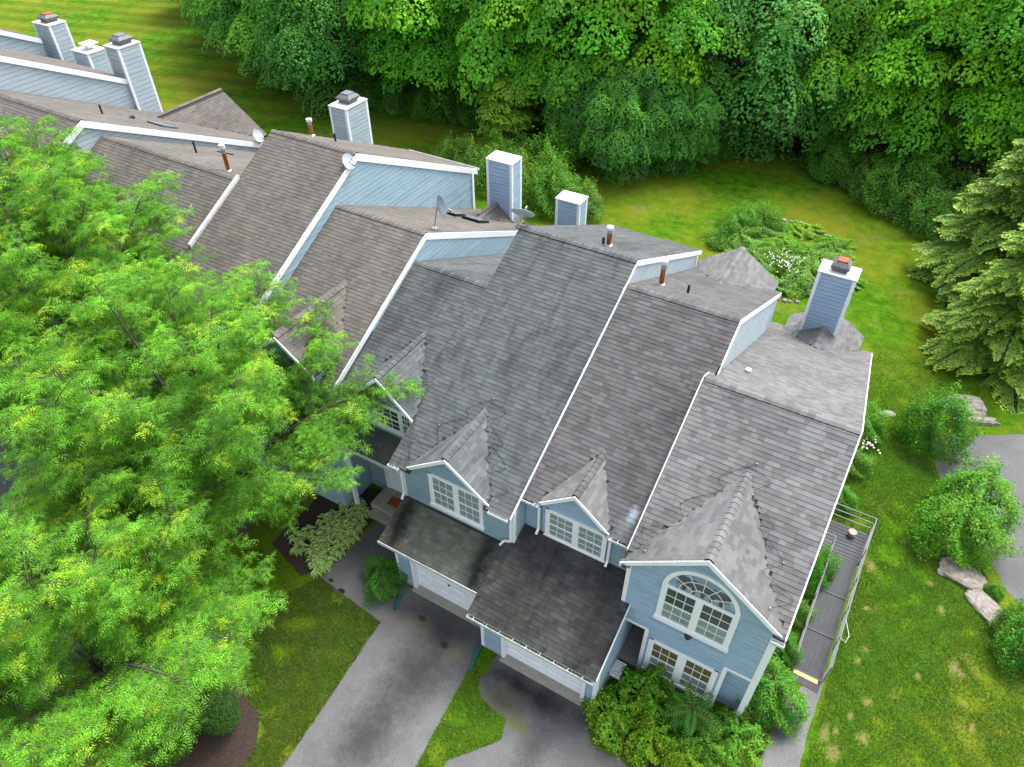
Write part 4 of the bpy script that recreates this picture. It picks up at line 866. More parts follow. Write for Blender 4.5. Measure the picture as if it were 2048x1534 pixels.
# small things by the fronts
pn = root('louvred_panel', (-2.6, 10.55, 0), 'pale louvred shutter panel leaning against the garage side wall', 'panel')
for i in range(7): MB().box((-2.70+i*.001, 10.42+i*.07, .62), (-2.38, 10.47+i*.07, .66+.01*i)).build('slat', 'white_old', pn)
MB().box((-2.74, 10.38, 0), (-2.70, 10.92, .64)).box((-2.74, 10.38, .60), (-2.36, 10.42, .64)).box((-2.74, 10.9, .60), (-2.36, 10.94, .64)).build('frame', 'white_old', pn)
for (a, b, lab) in (((-10.2, 9.75, .07), (-9.97, 9.1, .06), 'green drain pipe beside the round shrub on the asphalt'), ((-6.8, 9.55, .07), (-6.62, 8.55, .06), 'green drain pipe lying between the two driveways')):
    gp = MB().tube([a, ((a[0]+b[0])/2, (a[1]+b[1])/2, .065), b], .06, 12).build('drain_pipe', 'greenpipe', None, label=lab, cat='pipe', group='green drain extensions')

# ------------------------------------------------------------------ rocks
def rock(loc, sx, sy, sz, rz, seed, label):
    b = bmesh.new(); bmesh.ops.create_icosphere(b, subdivisions=4, radius=1); rr = random.Random(seed)
    import mathutils
    off = Vector((rr.random()*50, rr.random()*50, 0))
    for v in b.verts:
        n = v.co.normalized(); p = Vector([math.copysign(abs(q)**.6, q) for q in n])
        k = 1+.28*mathutils.noise.noise(n*1.3+off)+.12*mathutils.noise.noise(n*3.5+off)+.05*mathutils.noise.noise(n*9+off)
        v.co = Vector((p.x*sx*k, p.y*sy*k, max(-.2*sz, p.z*sz*(.8+.35*(k-1)))))
    me = bpy.data.meshes.new('boulder'); b.to_mesh(me); b.free()
    o = mesh_obj('boulder', me, 'rock', None, label=label, cat='rock', group='boulders on the side lawn'); o.location = loc; o.rotation_euler.z = rz
rock((6.35, 20.15, .0), .72, .5, .28, -.1, 1, 'flat grey boulder just below the leafy round bush')
rock((7.25, 19.15, .0), .75, .42, .26, -.75, 2, 'long flat boulder with pale lichen by the side road')
rock((5.6, 29.4, .0), .75, .62, .5, .3, 3, 'block-shaped grey boulder behind the dense bush')
rock((6.1, 28.7, .0), .95, .18, .3, .45, 4, 'narrow ledge stone in front of the block boulder')
rock((2.75, 27.3, .0), .3, .18, .12, .6, 5, 'small edging stone in the grass near the house corner')
rock((7.2, 33.0, .0), .3, .24, .2, .2, 6, 'small stone under the hemlock')

# ------------------------------------------------------------------ foliage
def rnd(seed): return np.random.default_rng(seed)
def unit(v): return v/np.maximum(np.linalg.norm(v, axis=-1, keepdims=True), 1e-6)
def leaves(P, N, size, cols, rng, aspect=.6, fold=.15, droop=None):
    """diamond leaves at P facing N (n,3); two folded triangles each -> (V, T, C)"""
    n = len(P); N = unit(N); a = unit(np.cross(N, unit(rng.normal(size=(n, 3))))) ; b = np.cross(N, a)
    size = np.broadcast_to(size, (n,))[:, None]
    p0 = P-a*size*.5; p1 = P+b*size*aspect*.5-N*size*fold; p2 = P+a*size*.5-N*size*fold*.6; p3 = P-b*size*aspect*.5-N*size*fold
    V = np.stack([p0, p1, p2, p3], 1).reshape(-1, 3); k = (np.arange(n)*4)[:, None]
    T = np.concatenate([k+np.array([[0, 1, 2]]), k+np.array([[0, 2, 3]])], 1).reshape(-1, 3)
    return V, T, np.repeat(cols, 2, axis=0)
def join(parts):
    Vs, Ts, Cs = [], [], []; o = 0
    for V, T, c in parts: Vs.append(V); Ts.append(T+o); Cs.append(c); o += len(V)
    return np.concatenate(Vs), np.concatenate(Ts), np.concatenate(Cs)
def vary(base, n, rng, v=.25, hue=.12):
    k = np.exp(rng.normal(0, v, (n, 1))); h = rng.normal(0, hue, (n, 1)); c = np.array(base)[None]*k
    return np.clip(c*np.concatenate([1+h, 1+h*.3, 1-h*.5], 1), .002, .9)
def bez(p0, p1, p2, n): t = np.linspace(0, 1, n)[:, None]; return (1-t)**2*p0+2*t*(1-t)*p1+t*t*p2

def fronds(P, D, L, cols, rng, k=6):
    """pinnate leaves: base P, direction D, length L; k leaflets each side"""
    n = len(P); D = unit(D); up = np.array([0, 0, 1.]); S = unit(np.cross(D, up+rng.normal(0, .25, (n, 3)))); U = np.cross(S, D)
    L = np.broadcast_to(L, (n,)); Vs = []; 
    for j in range(k):
        t = (j+.6)/k; w = .30*math.sin(math.pi*(.18+.74*t))
        base = P+D*(L*t*.95)[:, None]-U*(L*.28*t*t)[:, None]; b2 = base+D*(L*.10)[:, None]-U*(L*.03)[:, None]
        for sg in (-1, 1):
            tip = base+D*(L*.14)[:, None]+S*(sg*L*w)[:, None]-U*(L*(.10+.28*t*t))[:, None]
            Vs += [base, b2, tip]
    V = np.stack(Vs, 1).reshape(-1, 3); T = np.arange(len(V)).reshape(-1, 3)
    return V, T, np.repeat(cols, 2*k, axis=0)

def locust_meshes(seed, Rr, ztop, nl=10):
    rng = rnd(seed); wood = MB(); tips = []; tdir = []; twig = []; h0 = ztop*.28
    wood.tube([(0, 0, -.1), (.08, .05, h0*.6), (0, .1, h0)], [.24, .19, .16], 9)
    def curve(p0, p1, bend, n): m = (p0+p1)/2+bend; return bez(p0, m, p1, n)
    limbs = []
    for i in range(nl):
        az = 2*math.pi*(i+rng.uniform(-.3, .3))/nl*1.0; r = Rr*rng.uniform(.55, .9) if i % 3 else Rr*rng.uniform(.2, .45)
        z = ztop*(.97-.42*(r/Rr)**2)*rng.uniform(.86, 1.02)
        p0 = np.array([0, 0, h0*rng.uniform(.7, 1.0)]); p1 = np.array([r*math.cos(az), r*math.sin(az), z])
        c = curve(p0, p1, np.array([0, 0, ztop*.12]), 9); limbs.append(c); wood.tube(c, list(np.linspace(.07, .012, 9)), 6, False)
    for i in range(nl//2):     # lower skirt
        az = 2*math.pi*(i+.5)/(nl//2); r = Rr*rng.uniform(.6, .85); z = ztop*rng.uniform(.42, .55)
        c = curve(np.array([0, 0, h0*.8]), np.array([r*math.cos(az), r*math.sin(az), z]), np.array([0, 0, .5]), 9); limbs.append(c); wood.tube(c, list(np.linspace(.05, .015, 9)), 5, False)
    for c in limbs:
        Ll = np.linalg.norm(np.diff(c, axis=0), axis=1).sum(); nb = int(Ll*2.9)
        for j in range(nb):
            t = .32+.68*(j+rng.uniform(0, 1))/nb; q = t*8; i0 = min(int(q), 7); p = c[i0]+(c[i0+1]-c[i0])*(q-i0); d = unit(c[i0+1]-c[i0])
            az = rng.uniform(0, 2*math.pi) if t > .9 else math.atan2(d[1], d[0])+(1 if j % 2 else -1)*rng.uniform(.5, 1.3)
            ln = rng.uniform(.9, 1.9)*(1.15-.45*t); e = p+np.array([math.cos(az)*ln, math.sin(az)*ln, rng.uniform(-.4, .75)*ln])
            s = curve(p, e, np.array([0, 0, .22*ln]), 6); wood.tube(s, list(np.linspace(.013, .004, 6)), 4, False)
            nt_ = int(ln*6.5)
            for k in range(nt_):
                tt = (k+.7)/nt_; qq = tt*5; k0 = min(int(qq), 4); pp = s[k0]+(s[k0+1]-s[k0])*(qq-k0); dd = unit(s[k0+1]-s[k0]); a0 = math.atan2(dd[1], dd[0])
                a1 = a0+(1 if k % 2 else -1)*rng.uniform(.4, 1.2); tl = rng.uniform(.25, .6)
                for m in range(int(2+tl*4)):
                    f = (m+1)/int(2+tl*4); tips.append(pp+np.array([math.cos(a1)*tl*f, math.sin(a1)*tl*f, .08*tl*f-.16*tl*f*f+rng.normal(0, .03)])); tdir.append(a1); twig.append((len(wood.v)*31+k) % 9973)
    tips = np.array(tips); tdir = np.array(tdir); n = len(tips); fl = 6
    # colour belongs to the shoot: fresh yellow-green new growth on some tips
    tw = np.array(twig); fresh = (rng.random(9973)[tw] < .15*np.clip((tips[:, 2]/ztop-.3)*1.8, .15, 1.5))
    base = vary((.105, .285, .014), n, rng, .17, .1)*np.exp(rng.normal(0, .22, 9973)[tw])[:, None]; base[fresh] = vary((.27, .45, .022), int(fresh.sum()), rng, .12, .1)
    P = np.repeat(tips, fl, axis=0); az = np.repeat(tdir, fl)+np.tile(np.linspace(-2.2, 2.2, fl), n)+rng.normal(0, .3, n*fl)
    D = np.stack([np.cos(az), np.sin(az), rng.normal(.05, .25, n*fl)], 1)
    V, T, Cc = fronds(P, D, rng.uniform(.17, .30, n*fl), np.repeat(base, fl, axis=0)*rng.uniform(.85, 1.15, (n*fl, 1)), rng, 4)
    return np_mesh('locust_crown', V, T, Cc), wood.mesh('locust_trunk', False)

def maple_meshes(seed, rx, rz, zc, nclump, nleaf, col, leaf=.22, drip=.55, bright=.35, sx=1.35, h_low=.15):
    """broadleaf tree of tiered umbrella clumps; zc crown centre, rz vertical half height"""
    rng = rnd(seed); parts = []; wood = MB(); wood.tube([(0, 0, -.1), (.1, 0, zc*.5), (0, .1, zc+rz*.5)], [rx*.07, rx*.05, rx*.02], 8)
    cl = []; tries = 0
    while len(cl) < nclump and tries < nclump*60:
        tries += 1; d = unit(rng.normal(size=3)); d[2] = d[2]*.9+.12; f = rng.uniform(.55, 1.0)**.6
        lobes = 1+.16*math.sin(3*math.atan2(d[1], d[0])+seed)+.12*math.sin(5*d[2]*2+seed*2)
        p = np.array([d[0]*rx*f*lobes, d[1]*rx*f*lobes, zc+d[2]*rz*f])
        if p[2] < h_low*zc: continue
        if all(((p[0]-q[0])**2+(p[1]-q[1])**2)/(1.38*sx)**2+((p[2]-q[2])**2)/(.92*sx)**2 > 1.0 for q in cl): cl.append(p)
    for p in cl:
        r = sx*rng.uniform(.65, 1.25); n = int(nleaf*r*r/(sx*sx)); rad = r*np.sqrt(rng.random(n)); az = rng.uniform(0, 2*math.pi, n)
        out = unit(np.array([p[0], p[1], 0.001])); el = 1+.35*rng.random()
        x = rad*np.cos(az); y = rad*np.sin(az); k = 1+.22*np.sin(3*az+rng.uniform(0, 6))+.15*np.sin(7*az+rng.uniform(0, 6)); x = x*k; y = y*k
        drop = -drip*r*(rad/r)**2*1.0+rng.normal(0, .06*r, n)-.30*(x*out[0]+y*out[1])
        P = np.stack([p[0]+x*el, p[1]+y*el, p[2]+drop], 1)
        N = np.stack([x/r*1.2+out[0]*.3, y/r*1.2+out[1]*.3, np.ones(n)], 1)+rng.normal(0, .28, (n, 3))
        kb = np.exp(rng.normal(0, .2)); yb = rng.random()**1.5*bright
        c = np.array(col)*kb; c = c*(1-yb)+np.array([.24, .50, .015])*yb
        parts.append(leaves(P, N, leaf*rng.uniform(.65, 1.3, n), vary(c, n, rng, .18, .1), rng, .75))
        if rng.random() < .6: wood.tube(bez(np.array([0, 0, min(p[2]*.75, zc)]), np.array([p[0]*.4, p[1]*.4, p[2]*.9]), p-np.array([0, 0, .15]), 5), list(np.linspace(rx*.022, .015, 5)), 4, False)
    n = int(nclump*14); d = unit(rng.normal(size=(n, 3)))*(rng.random((n, 1))**.4)*.78; P = d*np.array([rx, rx, rz])+np.array([0, 0, zc]); P = P[P[:, 2] > h_low*zc]; n = len(P)
    parts.append(leaves(P, rng.normal(size=(n, 3))+np.array([0, 0, .8]), leaf*1.3, vary(np.array(col)*.9, n, rng, .2, .1), rng, .8))
    V, T, Cc = join(parts); return np_mesh('broadleaf_crown', V, T, Cc), wood.mesh('broadleaf_trunk', False)

def hemlock_meshes(seed, H, rb):
    rng = rnd(seed); wood = MB(); wood.tube([(0, 0, -.1), (0, 0, H*.5), (0, 0, H)], [.2, .12, .015], 8); P0, D0, L0, W0, C0 = [], [], [], [], []
    z = .35
    while z < H:
        f = 1-z/H; nb = 11 if f > .15 else 6
        for i in range(nb):
            az = rng.uniform(0, 2*math.pi); ln = rb*(f**.75)*rng.uniform(.6, 1.15)+.12; dr_ = rng.uniform(.0, .32); d = np.array([math.cos(az), math.sin(az), 0]); s = np.array([-d[1], d[0], 0])
            p0 = np.array([0, 0, z]); c = bez(p0, p0+d*ln*.55+np.array([0, 0, .12*ln]), p0+d*ln+np.array([0, 0, -dr_*ln]), 8)
            wood.tube(c, list(np.linspace(.02, .004, 8)), 4, False); nt_ = max(5, int(ln*9))
            kb = np.exp(rng.normal(0, .15))
            for k in range(nt_):
                t = .12+.88*(k+rng.random())/nt_; q = t*7; i0 = min(int(q), 6); p = c[i0]+(c[i0+1]-c[i0])*(q-i0)
                for sg in (-1, 1):
                    tl = ln*.42*(1.1-t)*rng.uniform(.7, 1.2)+.14; dd = d*.75+s*sg*rng.uniform(.55, 1.0)+np.array([0, 0, -.22]); dd = dd/np.linalg.norm(dd)
                    nn_ = max(2, int(tl*9))
                    for m in range(nn_):
                        u = (m+1)/nn_; b = p+dd*tl*u+np.array([0, 0, -.12*tl*u*u])
                        for s2 in (-1, 1):
                            e = dd*.8+np.cross(dd, [0, 0, 1])*s2*.7+np.array([0, 0, rng.normal(-.18, .12)]); P0.append(b); D0.append(e); L0.append(rng.uniform(.12, .24)*(1.2-.5*u)); W0.append(.05)
                            fresh = u > .75 and t > .55; C0.append(np.array([.28, .42, .07] if fresh else [.15, .27, .045])*kb*np.exp(rng.normal(0, .15)))
        z += .26+.10*f
    P, D, L, W, Cc = np.array(P0), unit(np.array(D0)), np.array(L0)[:, None], np.array(W0)[:, None], np.array(C0)
    S = unit(np.cross(D, np.array([0, 0, 1.])+rng.normal(0, .3, D.shape))); n = len(P)
    V = np.stack([P, P+D*L*.45+S*W, P+D*L, P+D*L*.45-S*W], 1).reshape(-1, 3); k = (np.arange(n)*4)[:, None]
    T = np.concatenate([k+np.array([[0, 1, 2]]), k+np.array([[0, 2, 3]])], 1).reshape(-1, 3)
    return np_mesh('hemlock_crown', V, T, np.repeat(Cc, 2, axis=0)), wood.mesh('hemlock_trunk', False)

def bush_mesh(seed, rx, ry, h, n, col, leaf=.07, rough=.2, tidy=False, bright=.3, aspect=.6):
    rng = rnd(seed); d = unit(rng.normal(size=(n, 3))); d[:, 2] = np.abs(d[:, 2]) if not tidy else d[:, 2]
    az = np.arctan2(d[:, 1], d[:, 0]); lob = 1+(rough if tidy else rough*1.5)*(.5*np.sin(3*az+seed)+.35*np.sin(5*az+2*d[:, 2]*4+seed)+.3*np.sin(9*az+7*d[:, 2]+seed))
    f = (rng.uniform(.55, 1.0, n)**.35)*lob*np.exp(rng.normal(0, .05, n) if tidy else (.03*np.abs(rng.standard_t(3, n)).clip(0, 5)+.02)*rng.choice([-1, 1.0], n)); zc = h*.5 if tidy else h*.12
    P = np.stack([d[:, 0]*rx*f, d[:, 1]*ry*f, zc+d[:, 2]*(h*.5 if tidy else h*.88)*f], 1); P[:, 2] = np.maximum(P[:, 2], .03)
    N = d*np.array([1/rx, 1/ry, 1/(h*.7)])+rng.normal(0, .5, (n, 3))*(.5 if tidy else 1)/max(rx, .5)+np.array([0, 0, .4])
    cell = np.floor(az*2.2)+np.floor(d[:, 2]*3)*7; kb = np.exp(.22*np.sin(cell*12.9898*(seed+1)))[:, None]; yb = (np.mod(np.abs(np.sin(cell*78.233))*437.5, 1)*bright)[:, None]
    c = np.array(col)[None]*kb*(1-yb)+np.array([[.20, .32, .02]])*yb; c = c*np.exp(rng.normal(0, .2, (n, 1)))
    V, T, Cc = leaves(P, N, leaf*rng.uniform(.6, 1.35, n), c, rng, aspect); return np_mesh('bush_foliage', V, T, Cc)
def stems_mesh(seed, r, h, n=6):
    rng = rnd(seed); w = MB()
    for i in range(n): a = rng.uniform(0, 6.28); w.tube([(0, 0, 0), (math.cos(a)*r*.3, math.sin(a)*r*.3, h*.4), (math.cos(a)*r*.7, math.sin(a)*r*.7, h*.75)], [.03, .02, .01], 5, False)
    return w.mesh('stems', False)
def plant(name, cr, tr, loc, label, cat, group=None, rz=0., sc=(1, 1, 1), tint=(1, 1, 1), crown='crown', trunk='trunk', bark='bark'):
    r = bpy.data.objects.new(name, None); r.location = loc; r.rotation_euler.z = rz; r.scale = sc; put(r, None, label, cat, group)
    for nm, me, mt in ((crown, cr, 'leaf'), (trunk, tr, bark)):
        if me is None: continue
        if not me.materials: me.materials.append(M[mt])
        o = bpy.data.objects.new(nm, me); C.objects.link(o); o.parent = r; o.color = (*tint, 1)
    return r

# --- honey locusts over the front gardens
L1m = locust_meshes(11, 6.0, 9.4, 19); L2m = locust_meshes(23, 6.2, 10.0, 19)
plant('honey_locust', *L1m, (-16.8, 8.9, 0), 'feathery honey locust whose branches brush the arched dormer', 'tree', 'honey locusts in front of the row', .4, (1.05, 1.05, 1.2), bark='barkgrey')
plant('honey_locust', *L2m, (-24.4, 9.8, 0), 'tall honey locust hiding the fronts of the brown-roofed houses', 'tree', 'honey locusts in front of the row', 1.9, (1.12, 1.12, 1.25), bark='barkgrey')
plant('honey_locust', *L2m, (-14.9, 2.5, 0), 'low spreading honey locust above the clipped hedges', 'tree', 'honey locusts in front of the row', 4.0, (.95, .95, .88), bark='barkgrey')
plant('honey_locust', *L1m, (-29.5, 12.2, 0), 'honey locust at the far end beside the long white rake', 'tree', 'honey locusts in front of the row', 2.6, (.85, .85, 1.32), bark='barkgrey')

# --- woodland edge
MAP = [maple_meshes(3, 5.2, 6.8, 7.0, 90, 820, (.085, .31, .012), .22, .8, .8, 1.5, .06), maple_meshes(8, 4.8, 6.4, 6.6, 90, 820, (.080, .295, .013), .22, .85, .75, 1.45, .06),
       maple_meshes(14, 5.2, 6.2, 6.2, 100, 760, (.062, .225, .034), .18, 1.25, .25, 1.3, .06), maple_meshes(19, 4.4, 5.6, 5.6, 110, 700, (.085, .265, .03), .18, 1.1, .4, 1.15, .06)]
woods = [  # x, y, variant, scale, tint, label index
 (-68, 58, 2, 1.0, (.9, .95, 1.05), 1), (-60, 51.5, 3, .95, (.9, 1, 1.05), 1), (-53, 48, 2, 1.0, (.85, .95, 1), 1), (-47.5, 44.5, 3, 1.05, (1.1, 1.1, 1), 1), (-41.5, 44, 2, 1.0, (.9, 1, .9), 1), (-43, 52, 2, 1.2, (1, 1.05, 1), 1), (-52, 58, 3, 1.2, (1, 1, 1), 1),
 (-34.5, 46.6, 0, 1.05, (.9, 1.05, 1), 0), (-27.5, 47.5, 1, 1.1, (1, 1.05, .9), 0), (-33, 57, 1, 1.2, (.9, 1, 1), 0), (-20.5, 47.5, 0, 1.15, (1.05, 1.05, .9), 0), (-24, 58, 0, 1.25, (1, 1, 1), 0),
 (-12.5, 52.0, 2, 1.15, (1.05, 1.1, 1.25), 1), (-14, 62, 2, 1.3, (1, 1, 1.1), 1), (-6.6, 53.8, 3, 1.05, (1.35, 1.3, .9), 2), (-3.5, 61, 1, 1.15, (1.05, 1.1, 1), 0), (1.2, 53.5, 0, 1.0, (1.1, 1.1, .9), 0), (7.5, 55, 1, 1.1, (1.1, 1.15, .95), 0), (6, 64, 0, 1.25, (1, 1.1, 1), 0), (13.5, 50, 0, 1.0, (1, 1.1, 1), 0), (-60, 62, 2, 1.2, (.9, 1, 1), 1), (-78, 66, 2, 1.1, (.9, 1, 1), 1)]
WL = ['bright green maple with tiered crown in the woodland edge', 'dark green dense tree in the woodland edge', 'yellow-tipped spreading tree at the back lawn woodland edge']
def wlabel(x, y, li):
    if li == 2: return WL[2]
    if x < -56: return 'dark green tree of the woodland beside the far striped lawn'
    if x < -38: return 'dark green dense tree in the woodland behind the brown-roofed houses' + (', in the second row' if y > 50 else '')
    if li == 1: return 'blue-green tree with drooping sprays between bright maples' + (', in the second row' if y > 56 else '')
    if x > -5: return 'bright green maple in the woodland beyond the island bed and hemlocks' + (', in the second row' if y > 58 else '')
    return 'bright green tiered maple in the woodland behind the young yellow maple' + (', in the second row' if y > 55 else '')
for i, (x, y, v, s, t, li) in enumerate(woods): plant('woodland_tree', *MAP[v], (x, y, 0), wlabel(x, y, li), 'tree', 'trees of the woodland edge', i*1.7, (s, s, s*(.95+.1*(i % 3))), t)
YT = maple_meshes(31, 1.5, 2.4, 3.0, 40, 200, (.10, .20, .02), .16, .4, .6, .6)
plant('young_maple', *YT, (-24.6, 41.2, 0), 'young yellow-green maple standing in front of the woodland', 'tree', None, 0, (1, 1, 1), (1.25, 1.2, .9))
for (x, y, sc, rz) in ((-16.6, 43.6, .60, .5), (-19.6, 44.6, .62, 2.2), (-14.4, 45.6, .5, 4.0)): plant('drooping_tree', *MAP[2], (x, y, 0), 'small drooping dark green tree overhanging the lawn beyond the wild shrubs', 'tree', 'small drooping trees', rz, (sc, sc, sc), (1.15, 1.15, 1))
# shrubs under the trees
SH = [(bush_mesh(51, 1.6, 1.5, 1.9, 9000, (.062, .215, .013), .10, .25), stems_mesh(51, 1.2, 1.5)), (bush_mesh(52, 1.3, 1.5, 1.6, 8500, (.08, .20, .02), .09, .3), stems_mesh(52, 1., 1.3)), (bush_mesh(53, 1.1, 1.0, 1.5, 9000, (.055, .225, .012), .075, .2, bright=.45), stems_mesh(53, .8, 1.1))]
def shrub(v, loc, label, s=1., tint=(1, 1, 1), group=None, rz=None, nm='shrub', zs=1.): return plant(nm, *SH[v], loc, label, 'shrub', group, loc[0]*1.3 if rz is None else rz, (s, s, s*zs), tint, 'foliage', 'stems')
for (x, y, s, v) in ((-39, 43.6, 1.1, 0), (-36.2, 44.2, 1.2, 1), (-33.4, 44.6, 1.15, 0), (-30.6, 44.8, 1.2, 1), (-28.0, 45.0, 1.1, 0), (-25.6, 45.2, 1.1, 1), (-4.4, 49.4, 1.2, 0), (-2.3, 48.3, 1.25, 1), (-.4, 47.0, 1.3, 0), (1.3, 46.0, 1.25, 1), (2.6, 44.8, 1.1, 0), (3.6, 47.5, 1.5, 1), (.5, 49.5, 1.5, 0), (-12.0, 48.6, .8, 0), (-9.8, 50.4, .8, 1)):
    shrub(v, (x, y, 0), 'leafy undergrowth shrub at the woodland edge of the back lawn', s, (.85, .95, .9), 'undergrowth shrubs')
for (x, y, s, v, t) in ((-27.0, 38.3, .9, 1, (1.3, 1.2, 1.3)), (-25.0, 37.8, 1.15, 1, (1.2, 1.15, 1.1)), (-22.6, 37.2, 1.2, 0, (1.3, 1.15, 1)), (-20.4, 36.6, 1.35, 1, (1.35, 1.2, 1.0)), (-18.2, 36.2, 1.2, 0, (1.25, 1.15, 1.1)), (-16.4, 36.4, 1.0, 1, (1.1, 1.1, 1.0)), (-20.2, 38.8, 1.3, 0, (1.2, 1.2, 1)), (-23.5, 39.6, 1.0, 1, (1, 1.1, 1))):
    shrub(v, (x, y, 0), 'wild olive-green shrub behind the white-capped chimneys', s, t, 'wild shrubs behind the row', zs=1.15)

# --- hemlocks on the right
HM = hemlock_meshes(61, 9.5, 3.6)
plant('hemlock', *HM, (6.6, 34.2, 0), 'feathery pale green hemlock whose low boughs reach the mulch ring', 'tree', 'hemlocks beside the back lawn', .3, (1, 1, 1), (1.15, 1.12, .85))
plant('hemlock', *HM, (5.9, 40.5, 0), 'hemlock standing between the other hemlock and the woodland', 'tree', 'hemlocks beside the back lawn', 2.1, (1.1, 1.1, 1.2), (1.05, 1.05, .9))
plant('hemlock', *HM, (11.0, 37.5, 0), 'tallest hemlock at the edge of the side road', 'tree', 'hemlocks beside the back lawn', 4.1, (1.15, 1.15, 1.1))

# --- bushes by the side road and house
BG = 'bushes between the side lawn and road'
shrub(2, (4.55, 26.3, 0), 'dense round bush in front of the block-shaped boulder', 1.25, (.95, 1, 1), BG, zs=1.35)
shrub(2, (6.3, 23.2, 0), 'broad fresh green bush leaning over the side road', 1.3, (1.25, 1.15, .9), BG, zs=1.1); shrub(0, (5.9, 21.6, 0), 'leafy round bush above the flat grey boulder', .95, (1.35, 1.25, .9), BG, zs=1.1)
shrub(2, (8.35, 18.2, 0), 'dark round bush beyond the long flat boulder', 1.05, (.85, .95, 1), BG)
shrub(2, (7.4, 19.9, 0), 'tiny shrub growing between the two flat boulders', .3, (1, 1, 1), BG)
HB = 'shrubs along the end wall'
shrub(0, (1.75, 17.2, 0), 'tall shrub between the house wall and the ramp', .5, (.95, 1.1, .9), HB, zs=1.9); shrub(1, (1.6, 15.6, 0), 'loose low shrub under the eave beside the ramp', .42, (1, 1.05, .9), HB, zs=1.3)
shrub(2, (1.65, 14.2, 0), 'dark clipped shrub at the foot of the ramp', .55, (.75, .85, .8), HB); shrub(0, (1.75, 25.5, 0), 'broad shrub at the rear corner of the end house', .7, (1.15, 1.15, .9), HB, zs=1.1); shrub(1, (1.8, 23.2, 0), 'loose shrub below the rear roof of the end house', .6, (.95, 1.05, .9), HB); shrub(2, (1.9, 21.2, 0), 'shrub growing right behind the ramp landing', .6, (.9, 1, 1), HB)
shrub(2, (1.75, 12.3, 0), 'neat rounded yew-like bush at the front corner by the path', .95, (.95, 1, .85), 'front bed shrubs', zs=1.0)
FB = 'front bed shrubs'
SH.append((bush_mesh(54, .9, .8, 1.0, 4600, (.10, .27, .012), .105, .35, bright=.8), stems_mesh(54, .6, .8))); SH.append((bush_mesh(55, .9, .8, .8, 4600, (.085, .24, .016), .12, .35, bright=.3, aspect=.35), stems_mesh(55, .6, .6)))
for (x, y, s, v, t, lb) in ((-2.1, 9.4, .9, 3, (1.2, 1.15, .8), 'yellow-green leafy shrub at the garage corner of the front bed'), (-1.6, 10.5, 1.0, 3, (.85, 1, .9), 'tall leafy shrub next to the leaning louvred panel'), (-.9, 9.4, .8, 3, (1.35, 1.2, .7), 'golden shrub at the asphalt edge of the front bed'), (-.55, 10.6, .75, 3, (.8, .95, .9), 'dark leafy shrub just under the lower front window'),
                           (.5, 9.9, .95, 4, (1.15, 1.1, .9), 'azalea-like shrub with narrow leaves in the front bed'), (1.2, 10.6, .9, 4, (.95, 1.05, .9), 'narrow-leaved shrub below the recessed corner'), (.2, 9.3, .6, 3, (1.5, 1.25, .6), 'low golden groundcover shrub at the bed tip'), (1.6, 10.4, .6, 3, (1.1, 1.1, 1.1), 'pale-edged low shrub beside the footpath'), (-2.55, 9.7, .35, 4, (.5, .7, .8), 'small dark plant at the garage corner board')):
    shrub(v, (x, y, 0), lb, s, t, FB)
shrub(0, (-10.85, 9.75, 0), 'round dark shrub with small flowers beside the garage door', .5, (.8, .95, .85), None, zs=1.1)
# clipped hedges under the locust
HDm = bush_mesh(71, .62, .62, 1.9, 9000, (.05, .14, .02), .05, .06, True, .1); HDm2 = bush_mesh(72, 1.0, .9, 1.7, 12000, (.075, .22, .014), .05, .06, True, .2)
plant('clipped_hedge', HDm, None, (-12.05, 3.55, 0), 'dark egg-shaped clipped evergreen on the mulch bed', 'hedge', None, 0, crown='foliage'); plant('clipped_hedge', HDm2, None, (-13.05, 2.4, 0), 'bright green dome-shaped clipped hedge under the locust', 'hedge', None, 0, crown='foliage')
shrub(2, (-1.9, 31.6, 0), 'small round shrub on the lawn behind the end chimney', .55, (.8, .95, .8))
# planted island on the back lawn
GI = 'plants of the lawn island bed'
rng = rnd(90)
for i in range(26):
    a, q = rng.uniform(0, 6.283), math.sqrt(rng.random()); x = -4.4+4.0*q*math.cos(a)*1.0+.25*math.sin(a); y = 37.6+3.6*q*math.sin(a)
    shrub(3 if i % 3 else 1, (x, y, 0), 'low bushy perennial in the island bed on the back lawn', rng.uniform(.75, 1.15), [(1.1, 1.15, .8), (.9, 1.1, .8), (1.3, 1.2, .7)][i % 3], GI, zs=.45)
for (x, y) in ((-7.2, 39.6), (-6.4, 40.2), (-7.6, 38.4)): shrub(1, (x, y, 0), 'taller pale shrub at the back of the island bed', .75, (.95, 1.2, .9), GI, zs=1.1)
def edging(pts, seed, label):
    rr = random.Random(seed); e = root('stone_edging', (*pts[0], 0), label, 'edging')
    for (a, b) in zip(pts[:-1], pts[1:]):
        n = int(math.dist(a, b)/.3)
        for k in range(n):
            t = k/n; x, y = a[0]+(b[0]-a[0])*t+rr.uniform(-.05, .05), a[1]+(b[1]-a[1])*t+rr.uniform(-.05, .05); s = rr.uniform(.1, .17); h = rr.uniform(.08, .16)
            MB().hexa([(x-s, y-s*.7, 0), (x+s, y-s*.8, 0), (x+s*.9, y+s*.7, 0), (x-s*.9, y+s*.8, 0), (x-s*.7, y-s*.5, h), (x+s*.7, y-s*.5, h*.9), (x+s*.6, y+s*.5, h), (x-s*.6, y+s*.5, h*1.1)]).build('stone', 'rock', e)
edging([(-6.0, 41.6), (-4.5, 41.9), (-2.6, 41.0), (-1.0, 39.4)], 3, 'low curved row of edging stones behind the island bed')
edging([(-5.2, 33.6), (-3.6, 33.4), (-2.4, 33.7)], 4, 'short row of edging stones at the near side of the island bed')
